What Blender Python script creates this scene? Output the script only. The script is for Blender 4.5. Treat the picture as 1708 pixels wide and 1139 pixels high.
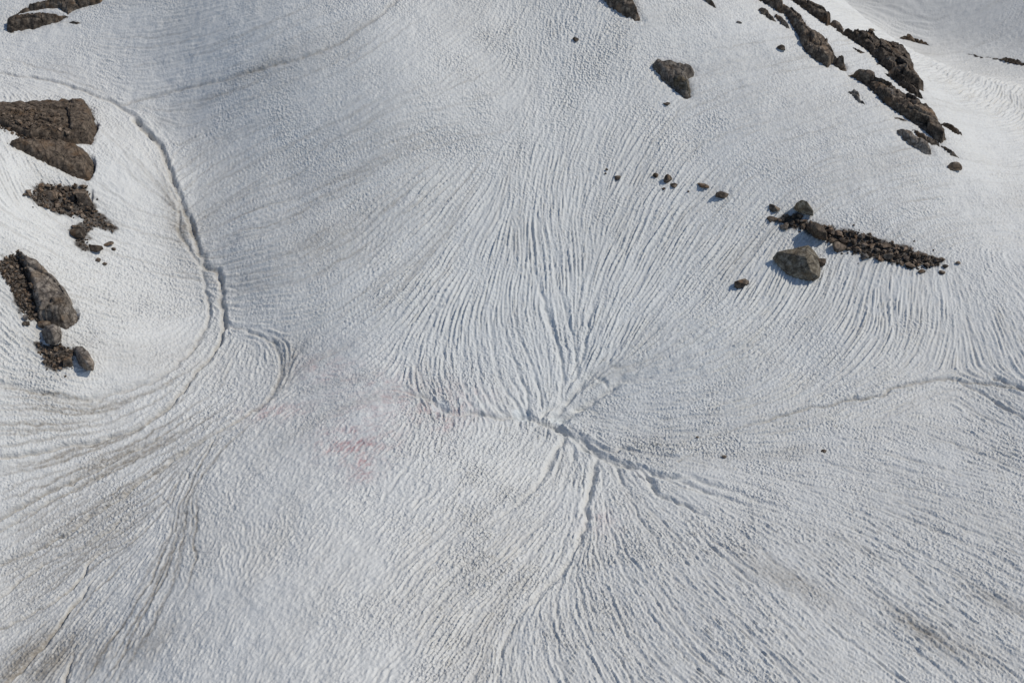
import bpy, math
import numpy as np
from mathutils import Vector, Matrix

# ------------------------------------------------------------------ scene, camera, light
for o in list(bpy.data.objects):
    bpy.data.objects.remove(o)
scene = bpy.context.scene
col = scene.collection
R = math.radians

CAM = np.array([0.0, 0.0, 85.0])
PITCH = R(40.0)
HFOV = R(45.0)
TANH = math.tan(HFOV / 2)
PW, PH = 1708.0, 1139.0

cam = bpy.data.cameras.new('camera')
cam.angle = HFOV
cam.clip_start = 0.5
cam.clip_end = 3000
cam_o = bpy.data.objects.new('camera', cam)
col.objects.link(cam_o)
cam_o.location = CAM
cam_o.rotation_euler = (R(90) - PITCH, 0, 0)
scene.camera = cam_o

SUN_EL = R(46)
SUN_AZ = R(78)            # clockwise from +Y (the viewing direction) towards +X
sun_dir = Vector((math.sin(SUN_AZ) * math.cos(SUN_EL), math.cos(SUN_AZ) * math.cos(SUN_EL), math.sin(SUN_EL)))
world = bpy.data.worlds.new('World')
scene.world = world
world.use_nodes = True
wn = world.node_tree
bg = wn.nodes['Background']
sky = wn.nodes.new('ShaderNodeTexSky')
sky.sky_type = 'NISHITA'
sky.sun_disc = False
sky.sun_elevation = SUN_EL
sky.sun_rotation = SUN_AZ
sky.altitude = 1800
wn.links.new(sky.outputs[0], bg.inputs[0])
bg.inputs[1].default_value = 0.108
sun = bpy.data.lights.new('sun', 'SUN')
sun.energy = 2.7
sun.angle = R(0.53)
sun.color = (1.0, 0.95, 0.86)
sun_o = bpy.data.objects.new('sun', sun)
col.objects.link(sun_o)
sun_o.rotation_euler = (-sun_dir).to_track_quat('-Z', 'Y').to_euler()
sun_o.location = (60, 120, 140)
scene.view_settings.view_transform = 'Standard'
scene.view_settings.look = 'None'
scene.view_settings.gamma = 1
scene.view_settings.use_curve_mapping = False
scene.view_settings.exposure = 0.0

rng = np.random.default_rng(7)

# ------------------------------------------------------------------ noise helpers
def vnoise(x, y, seed=0):
    """smooth value noise, roughly -1..1"""
    xi = np.floor(x).astype(np.int64); yi = np.floor(y).astype(np.int64)
    fx = x - xi; fy = y - yi
    fx = fx * fx * fx * (fx * (fx * 6 - 15) + 10); fy = fy * fy * fy * (fy * (fy * 6 - 15) + 10)
    def hsh(a, b):
        h = (a * 374761393 + b * 668265263 + seed * 974711) & 0xFFFFFFFF
        h = ((h ^ (h >> 13)) * 1274126177) & 0xFFFFFFFF
        h = h ^ (h >> 16)
        return (h & 0xFFFF) / 32767.5 - 1.0
    a = hsh(xi, yi); b = hsh(xi + 1, yi); c = hsh(xi, yi + 1); d = hsh(xi + 1, yi + 1)
    return (a + (b - a) * fx) * (1 - fy) + (c + (d - c) * fx) * fy

def fbm(x, y, oct=4, seed=0, gain=0.5):
    s = 0; a = 1.0; t = 0
    for k in range(oct):
        s = s + a * vnoise(x * 2 ** k + 17.3 * k, y * 2 ** k - 9.1 * k, seed + k)
        t += a; a *= gain
    return s / t

def blur(a, n, axis):
    """three box passes, close to a gaussian; n = half width in cells"""
    for _ in range(3):
        p = np.pad(a, [(n + 1, n) if k == axis else (0, 0) for k in range(2)], mode='reflect')
        c = np.cumsum(p, axis=axis, dtype=np.float64)
        w = 2 * n + 1
        if axis == 0:
            a = (c[w:] - c[:-w]) / w
        else:
            a = (c[:, w:] - c[:, :-w]) / w
    return a.astype(np.float32)

def gauss1(a, sig, axis):
    r = int(math.ceil(sig * 3))
    k = np.exp(-0.5 * (np.arange(-r, r + 1) / sig) ** 2); k /= k.sum()
    p = np.pad(a, [(r, r) if q == axis else (0, 0) for q in range(2)], mode='wrap')
    out = np.zeros_like(a)
    n = a.shape[axis]
    for i, w in enumerate(k):
        out += np.float32(w) * (p[i:i + n] if axis == 0 else p[:, i:i + n])
    return out

def gauss(a, sig):
    return gauss1(gauss1(a, sig, 0), sig, 1)

def inside(poly, x, y):
    c = np.zeros(x.shape, bool)
    n = len(poly)
    for i in range(n):
        x0, y0 = poly[i]; x1, y1 = poly[(i + 1) % n]
        m = ((y0 > y) != (y1 > y))
        xx = (x1 - x0) * (y - y0) / (y1 - y0 + 1e-12) + x0
        c ^= m & (x < xx)
    return c
def sdist(poly, x, y):
    dmin = np.full(x.shape, 1e9)
    n = len(poly)
    for i in range(n):
        a = poly[i]; b = poly[(i + 1) % n]; ab = b - a
        t_ = np.clip(((x - a[0]) * ab[0] + (y - a[1]) * ab[1]) / (ab @ ab + 1e-12), 0, 1)
        dmin = np.minimum(dmin, np.hypot(x - a[0] - t_ * ab[0], y - a[1] - t_ * ab[1]))
    return np.where(inside(poly, x, y), dmin, -dmin)

# ------------------------------------------------------------------ surveyed relief of the snowfield
def rays(px, py):
    """direction of sight for surveyed photo points"""
    a = (np.asarray(px, float) - PW / 2) / (PW / 2) * TANH
    b = -(np.asarray(py, float) - PH / 2) / (PW / 2) * TANH
    return np.stack([a, math.cos(PITCH) + b * math.sin(PITCH), -math.sin(PITCH) + b * math.cos(PITCH)], -1)

SURVEY = [  # photo x, photo y, height above the sink (m)
    (930, 690, -0.6), (870, 350, 7.6), (870, 150, 14.6), (870, 0, 20.0), (870, 520, 3.2), (760, 560, 2.2),
    # gully on the left
    (0, 122, 12.2), (200, 175, 10.4), (262, 245, 8.6), (310, 370, 4.9), (345, 470, 2.0), (372, 545, 0.5),
    (460, 600, -0.3), (380, 715, -1.4), (200, 828, -2.9), (0, 950, -4.6),
    (100, 40, 14.2), (400, 40, 17.6), (640, 40, 19.5), (420, 180, 12.6), (640, 180, 14.3), (480, 300, 8.4), (620, 400, 6.2),
    (460, 450, 4.1), (400, 400, 4.9),
    # bank with the slabs
    (85, 200, 12.2), (120, 265, 10.9), (10, 280, 13.2), (90, 340, 9.0), (60, 480, 6.7), (0, 450, 8.8), (110, 600, 2.9),
    (0, 620, 3.6), (0, 740, 0.4), (200, 460, 4.0), (210, 330, 7.6), (215, 250, 9.9), (210, 580, 1.6), (180, 690, -0.6),
    # low swell in front
    (520, 900, 1.2), (500, 1130, 2.6), (250, 1000, -0.6), (80, 1110, -2.8), (600, 660, 0.9), (720, 800, 0.9),
    (850, 1080, 2.0), (985, 850, 0.7), (1200, 1000, 3.2), (1600, 1050, 5.2), (1700, 850, 3.8), (1400, 850, 2.3),
    (1630, 640, 2.5), (1350, 690, 1.3), (1700, 500, 5.2), (1330, 450, 5.3), (1100, 420, 5.5), (1200, 570, 2.6),
    (1100, 250, 10.9), (1130, 130, 15.0), (1040, 10, 20.0), (1300, 250, 11.4), (1500, 400, 7.0), (1500, 560, 3.9),
    # rock rib and the ground dropping away behind it
    (1290, 20, 18.2), (1350, 50, 16.9), (1400, 100, 15.0), (1500, 130, 13.6), (1540, 190, 12.0), (1590, 240, 10.6),
    (1660, 330, 7.6), (1640, 240, 8.2), (1700, 250, 6.4), (1620, 150, 5.2), (1700, 180, 3.2), (1560, 105, 2.6),
    (1480, 65, 2.6), (1410, 25, 3.0), (1640, 130, 2.6),
]
sv = np.array(SURVEY, float)
d = rays(sv[:, 0], sv[:, 1])
t = (sv[:, 2] - CAM[2]) / d[:, 2]
ctrl = np.stack([CAM[0] + d[:, 0] * t, CAM[1] + d[:, 1] * t, sv[:, 2]], -1)
ctrl = np.vstack([ctrl, np.array([
    [-70, 45, 2], [0, 35, 6], [70, 45, 9], [-95, 95, 16], [-100, 140, 18], [95, 95, 12], [-60, 185, 25], [0, 190, 32],
    [30, 185, 28], [150, 160, 6], [160, 60, 14], [-160, 60, 14], [-40, 260, 40], [-150, 200, 35]], float)])
def far_slope(x, y):
    return -17.0 + .46 * (x - 60) + .28 * (y - 200)
fq = rays(*np.array([(1400, 3), (1500, 3), (1500, 32), (1600, 3), (1600, 62), (1708, 5), (1708, 82), (1770, 40), (1660, 35)], float).T)
ft = (far_slope(0, 0) - CAM[2]) / (fq[:, 2] - .46 * fq[:, 0] - .28 * fq[:, 1])
fxy = fq[:, :2] * ft[:, None]
fxy = np.vstack([fxy, [[60, 260], [100, 240], [140, 230], [110, 270]]])
ctrl = np.vstack([ctrl, np.column_stack([fxy, far_slope(fxy[:, 0], fxy[:, 1])])])
N = len(ctrl)
def tps_phi(r2):
    return 0.5 * r2 * np.log(r2 + 1e-9)
dx = ctrl[:, None, :2] - ctrl[None, :, :2]
K = tps_phi((dx ** 2).sum(-1)) + np.eye(N) * 6.0     # slight smoothing
P = np.hstack([np.ones((N, 1)), ctrl[:, :2]])
A = np.vstack([np.hstack([K, P]), np.hstack([P.T, np.zeros((3, 3))])])
sol = np.linalg.solve(A, np.concatenate([ctrl[:, 2], np.zeros(3)]))
tw, ta = sol[:N], sol[N:]
def macro(x, y):
    x = np.asarray(x, np.float64); y = np.asarray(y, np.float64)
    sh = x.shape
    x = x.ravel(); y = y.ravel()
    xc = np.clip(x, -190, 190); yc = np.clip(y, 20, 290)
    z = ta[0] + ta[1] * xc + ta[2] * yc
    for k in range(N):
        z += tw[k] * tps_phi((xc - ctrl[k, 0]) ** 2 + (yc - ctrl[k, 1]) ** 2)
    z += 0.30 * fbm(x / 15, y / 15, 2, 3) + 0.10 * fbm(x / 4.2, y / 4.2, 2, 11)
    return z.reshape(sh)

def at(pts, lift=0.0):
    """where the lines of sight of photo points meet the snow (macro relief plus lift)"""
    pts = np.atleast_2d(np.asarray(pts, float))[:, :2]
    dd = rays(pts[:, 0], pts[:, 1])
    n = len(pts)
    lift = np.broadcast_to(np.asarray(lift, float), (n,))
    ts = np.linspace(70, 300, 240)
    X = dd[:, None, 0] * ts; Y = dd[:, None, 1] * ts; Z = CAM[2] + dd[:, None, 2] * ts
    below = Z < macro(X, Y) + lift[:, None]
    k = np.argmax(below, 1); k = np.where(below.any(1), k, len(ts) - 1); k = np.maximum(k, 1)
    lo = ts[k - 1]; hi = ts[k]
    for _ in range(12):
        m = (lo + hi) / 2
        b = CAM[2] + dd[:, 2] * m < macro(dd[:, 0] * m, dd[:, 1] * m) + lift
        hi = np.where(b, m, hi); lo = np.where(b, lo, m)
    m = (lo + hi) / 2
    return np.stack([dd[:, 0] * m, dd[:, 1] * m, CAM[2] + dd[:, 2] * m], -1)
def mpp(p):
    """metres per photo pixel at a world point"""
    depth = p[1] * math.cos(PITCH) + (CAM[2] - p[2]) * math.sin(PITCH)
    return depth * TANH / (PW / 2)

# ------------------------------------------------------------------ drainage lines (photo points)
# (points, half width m, depth m, dirt, taper start, taper end)
CH = [
    # trunk through the sink
    ([(869, 692), (893, 701), (923, 709), (958, 729), (976, 737), (1018, 768), (1069, 780), (1108, 794), (1160, 798), (1230, 822), (1320, 852), (1420, 880)], .78, .9, .25, 0, 1),
    ([(951, 711), (967, 721), (1003, 747), (1027, 751), (1039, 745), (1072, 754), (1138, 763), (1208, 764), (1300, 757), (1375, 752)], .42, .38, .22, 0, 1),
    ([(1130, 766), (1150, 760), (1211, 752)], .3, .2, .5, 0, 1),
    ([(650, 648), (690, 655), (720, 668), (735, 677), (758, 688), (788, 686), (827, 698), (851, 695), (869, 692)], .50, .42, .35, 1, 0),
    # branch to the north
    ([(900, 700), (914, 683), (936, 672), (938, 653), (935, 600), (923, 555), (905, 500), (890, 430), (886, 350), (896, 270)], .52, .5, .08, 0, 1),
    ([(936, 672), (952, 640), (961, 615), (958, 570), (946, 540), (925, 450), (905, 380), (905, 310)], .42, .38, .08, 0, 1),
    ([(961, 615), (972, 585), (976, 558), (1000, 480), (1035, 400)], .46, .42, .08, 0, 1),
    # branch to the north east, double walled
    ([(925, 697), (946, 668), (968, 640), (988, 620), (1012, 607), (1024, 585), (1045, 546), (1068, 505)], .85, .8, .12, 0, 1),
    ([(935, 695), (958, 685), (973, 677), (1000, 658), (1018, 650), (1039, 632), (1078, 626), (1160, 610), (1240, 590)], 1.0, .85, .15, 0, 1),
    ([(932, 695), (955, 676), (985, 652), (1012, 635), (1034, 622)], 1.5, .62, .06, 0, 1),
    ([(1012, 607), (1039, 613), (1078, 600), (1120, 578), (1160, 558), (1230, 515)], .45, .30, .3, 0, 1),
    ([(960, 680), (1018, 686), (1102, 685), (1180, 676)], .30, .20, .4, 0, 1),
    # rills coming down from the upper left
    ([(866, 684), (863, 678), (839, 638), (827, 609), (823, 570), (826, 500), (838, 420)], .36, .28, .05, 0, 1),
    ([(878, 684), (881, 675), (879, 653), (863, 612), (839, 555), (836, 500), (850, 420)], .36, .28, .05, 0, 1),
    ([(905, 680), (898, 640), (881, 591), (866, 558), (858, 500), (868, 420)], .34, .26, .05, 0, 1),
    ([(842, 690), (825, 676), (809, 659), (798, 620), (792, 560), (800, 480)], .33, .24, .05, 0, 1),
    ([(765, 688), (752, 650), (740, 610), (750, 540), (775, 470), (810, 400)], .3, .2, .1, 0, 1),
    ([(790, 686), (775, 645), (772, 590), (785, 520), (812, 440)], .3, .2, .1, 0, 1),
    ([(722, 668), (705, 630), (690, 600), (700, 550), (740, 480)], .3, .16, .2, 0, 1),
    # lower tributaries
    ([(923, 709), (941, 725), (939, 733), (929, 749), (905, 791), (899, 803), (869, 833), (809, 880), (750, 925)], .58, .6, .12, 0, 1),
    ([(941, 725), (947, 737), (955, 752), (950, 785), (941, 815)], .46, .42, .1, 0, 1),
    ([(958, 731), (985, 750), (997, 761), (988, 788), (979, 833), (976, 868), (965, 905), (935, 955), (872, 1020), (838, 1072), (826, 1139), (815, 1230), (800, 1330)], .62, .64, .25, 0, 1),
    ([(1003, 758), (1023, 773), (1033, 797), (1054, 827), (1061, 856)], .52, .58, .1, 0, 1),
    ([(1069, 780), (1084, 797), (1099, 824), (1138, 841), (1190, 870), (1260, 915)], .56, .6, .1, 0, 1),
    ([(1108, 794), (1153, 809), (1230, 835), (1320, 862), (1400, 895)], .48, .45, .12, 0, 1),
    ([(1040, 774), (1062, 800), (1075, 830)], .3, .22, .1, 0, 1),
    ([(863, 703), (865, 722)], .32, .3, .1, 0, 1),
    ([(758, 690), (752, 710), (744, 728)], .3, .22, .5, 0, 1),
    # gully on the left
    ([(-30, 118), (0, 122), (70, 131), (130, 148), (195, 174), (235, 205)], .5, .34, .5, 0, 0),
    ([(225, 198), (262, 240), (281, 280), (300, 330), (316, 368), (329, 406), (341, 438), (364, 457), (370, 501), (375, 545)], .66, .72, .75, 0, 0),
    ([(375, 540), (400, 549), (430, 556), (462, 572)], .34, .26, .4, 0, 0), ([(458, 568), (468, 600), (462, 640), (448, 667), (428, 682)], .5, .24, .55, 0, 0),
    ([(448, 667), (428, 682), (369, 715), (318, 746), (280, 771), (242, 797), (199, 830), (150, 860), (91, 901), (0, 941), (-40, 960)], .5, .36, .5, 0, 0),
    ([(240, 205), (262, 250), (285, 310), (297, 343), (300, 384), (316, 413), (338, 457), (345, 501), (348, 533), (335, 565), (310, 596), (269, 628), (183, 657), (125, 667), (64, 654), (0, 639), (-30, 635)], .50, .36, .45, 1, 0),
    ([(373, 545), (364, 574), (341, 606), (318, 634), (288, 669), (237, 707), (183, 728), (74, 751), (0, 764), (-30, 768)], .50, .36, .5, 0, 0),
    ([(330, 690), (290, 723), (211, 756), (158, 784), (92, 814), (15, 858), (-30, 880)], .46, .34, .55, 1, 0),
    ([(300, 730), (222, 764), (165, 795), (100, 828), (22, 870), (-30, 895)], .36, .26, .45, 1, 0),
    ([(270, 840), (226, 855), (183, 883), (140, 911), (76, 939), (0, 992), (-30, 1012)], .46, .34, .5, 1, 0),
    ([(254, 863), (221, 896), (162, 926), (137, 962), (96, 1000), (0, 1048), (-30, 1062)], .42, .30, .5, 1, 0),
    ([(160, 955), (134, 995), (94, 1048), (58, 1091), (23, 1127), (0, 1150)], .50, .36, .75, 1, 0),
    ([(105, 1139), (118, 1100), (125, 1075), (150, 1060)], .4, .25, .7, 0, 1),
    ([(354, 733), (346, 755), (339, 771)], .34, .2, .3, 0, 1),
    ([(313, 790), (308, 805), (303, 820)], .34, .2, .3, 0, 1),
    ([(275, 830), (283, 850), (282, 880)], .3, .12, .3, 0, 1),
    ([(402, 860), (410, 885), (414, 915)], .35, .14, .2, 1, 1),
    ([(316, 855), (325, 890), (330, 930)], .3, .12, .2, 1, 1),
    ([(355, 985), (345, 1015), (325, 1040), (300, 1060)], .35, .14, .3, 1, 1),
    # old crossing line at the upper left
    ([(200, 175), (250, 163), (300, 150), (400, 126), (500, 98), (560, 75), (620, 35), (662, 0), (690, -25)], .42, .18, .55, 0, 0),
    ([(215, 112), (260, 106), (300, 98)], .25, .1, .5, 1, 1),
    ([(322, 372), (360, 345), (420, 315), (480, 295)], .26, .22, .15, 0, 1), ([(312, 350), (345, 322), (400, 292)], .26, .22, .15, 0, 1), ([(304, 328), (335, 300), (390, 268)], .26, .2, .15, 0, 1),
    ([(292, 300), (320, 275), (370, 250)], .24, .18, .15, 0, 1), ([(335, 410), (380, 392), (450, 372), (520, 345)], .26, .2, .15, 0, 1), ([(350, 445), (400, 432), (470, 418)], .26, .2, .15, 0, 1), ([(370, 480), (420, 478), (480, 468)], .24, .18, .2, 0, 1),
    ([(372, 510), (410, 512), (460, 505)], .22, .15, .2, 0, 1), ([(282, 278), (310, 252), (350, 228)], .24, .16, .15, 0, 1), ([(328, 392), (370, 372), (430, 345)], .24, .2, .15, 0, 1),
    ([(293, 350), (270, 335), (250, 322)], .2, .14, .3, 0, 1), ([(298, 372), (275, 362), (255, 358)], .2, .14, .3, 0, 1), ([(312, 405), (280, 402), (230, 392)], .2, .12, .25, 0, 1), ([(340, 470), (300, 462), (240, 455)], .2, .12, .2, 0, 1),
    # short deep notches round the sink
    ([(950, 655), (985, 615), (1000, 590), (1008, 560)], .42, .36, .08, 0, 1), ([(995, 630), (1030, 600), (1052, 568), (1078, 530)], .42, .36, .1, 0, 1), ([(1020, 645), (1062, 618), (1112, 590), (1170, 570)], .36, .3, .15, 0, 1),
    ([(990, 622), (1008, 634), (1022, 644)], .45, .35, .1, 0, 0), ([(940, 640), (948, 600), (944, 570), (935, 520)], .36, .3, .06, 0, 1), ([(955, 620), (985, 570), (1010, 520), (1050, 455)], .36, .3, .06, 0, 1),
    ([(976, 737), (998, 778), (1003, 805)], .34, .3, .1, 0, 1), ([(1045, 775), (1078, 806), (1112, 832), (1160, 856)], .34, .28, .1, 0, 1), ([(900, 705), (880, 736), (850, 768), (815, 800)], .32, .22, .1, 0, 1),
    ([(915, 707), (903, 738), (880, 775)], .32, .24, .1, 0, 1), ([(1018, 768), (1045, 812), (1085, 860)], .32, .26, .1, 0, 1), ([(1138, 763), (1190, 778), (1260, 782)], .3, .2, .3, 0, 1), ([(890, 700), (868, 660), (850, 620), (846, 560)], .34, .26, .05, 0, 1),
    ([(815, 692), (798, 662), (782, 620)], .3, .22, .1, 0, 1), ([(985, 672), (1040, 660), (1110, 645), (1200, 635)], .32, .24, .15, 0, 1), ([(973, 677), (1030, 700), (1100, 708), (1180, 705)], .3, .2, .2, 0, 1),
    # crossing line on the right
    ([(1130, 738), (1211, 719), (1292, 695), (1374, 675), (1462, 661), (1485, 648), (1543, 634), (1597, 633), (1638, 638), (1700, 648), (1740, 655)], .40, .34, .65, 1, 0),
    ([(1597, 633), (1631, 651), (1668, 675), (1708, 699), (1740, 720)], .38, .30, .3, 0, 0),
    ([(1658, 632), (1685, 640), (1708, 648), (1740, 660)], .42, .36, .5, 0, 0),
    ([(1130, 790), (1180, 795), (1245, 807), (1306, 827), (1367, 848), (1450, 880)], .34, .28, .15, 1, 1),
    ([(1240, 745), (1310, 790), (1400, 800), (1500, 820)], .3, .15, .3, 1, 1),
]
SEED = 100
def smooth_line(p, step, seed):
    """Catmull-Rom through world points, resampled at an even step and roughened sideways"""
    p = np.asarray(p, float)
    q = np.vstack([2 * p[0] - p[1], p, 2 * p[-1] - p[-2]])
    out = []
    for i in range(1, len(q) - 2):
        tt = np.linspace(0, 1, 24, endpoint=False)[:, None]
        a, b, c, e = q[i - 1], q[i], q[i + 1], q[i + 2]
        out.append(0.5 * ((2 * b) + (-a + c) * tt + (2 * a - 5 * b + 4 * c - e) * tt ** 2 + (-a + 3 * b - 3 * c + e) * tt ** 3))
    out = np.vstack(out + [p[-1:]])
    s = np.concatenate([[0], np.cumsum(np.hypot(*np.diff(out, axis=0).T))])
    n = max(4, int(s[-1] / step))
    si = np.linspace(0, s[-1], n)
    l = np.stack([np.interp(si, s, out[:, 0]), np.interp(si, s, out[:, 1])], -1)
    tg = np.gradient(l, axis=0); tg /= np.linalg.norm(tg, axis=1)[:, None] + 1e-9
    nz = 0.24 * fbm(si / 2.2, si * 0 + seed, 3, seed) + 0.15 * fbm(si / 0.7, si * 0 + seed, 2, seed + 50)
    l = l + np.stack([-tg[:, 1], tg[:, 0]], -1) * nz[:, None]
    return l, tg, si
lines = []
for k, (pts, w, dep, dirt, t0, t1) in enumerate(CH):
    far_left = np.mean([q[0] for q in pts]) < 420
    if far_left and np.mean([q[1] for q in pts]) > 590: w *= .6; dep *= 1.35; dirt *= .95
    elif far_left: w *= .72; dep *= .9; dirt *= .8
    elif np.mean([q[0] for q in pts]) > 1300: w *= .66; dep *= 1.2; dirt *= .85
    else: w *= .86; dep *= .95; dirt *= .8
    wp = at(pts)[:, :2]
    l, tg, si = smooth_line(wp, 0.13, SEED + k)
    lines.append((l, tg, si, w, dep, dirt, t0, t1, k))

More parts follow.
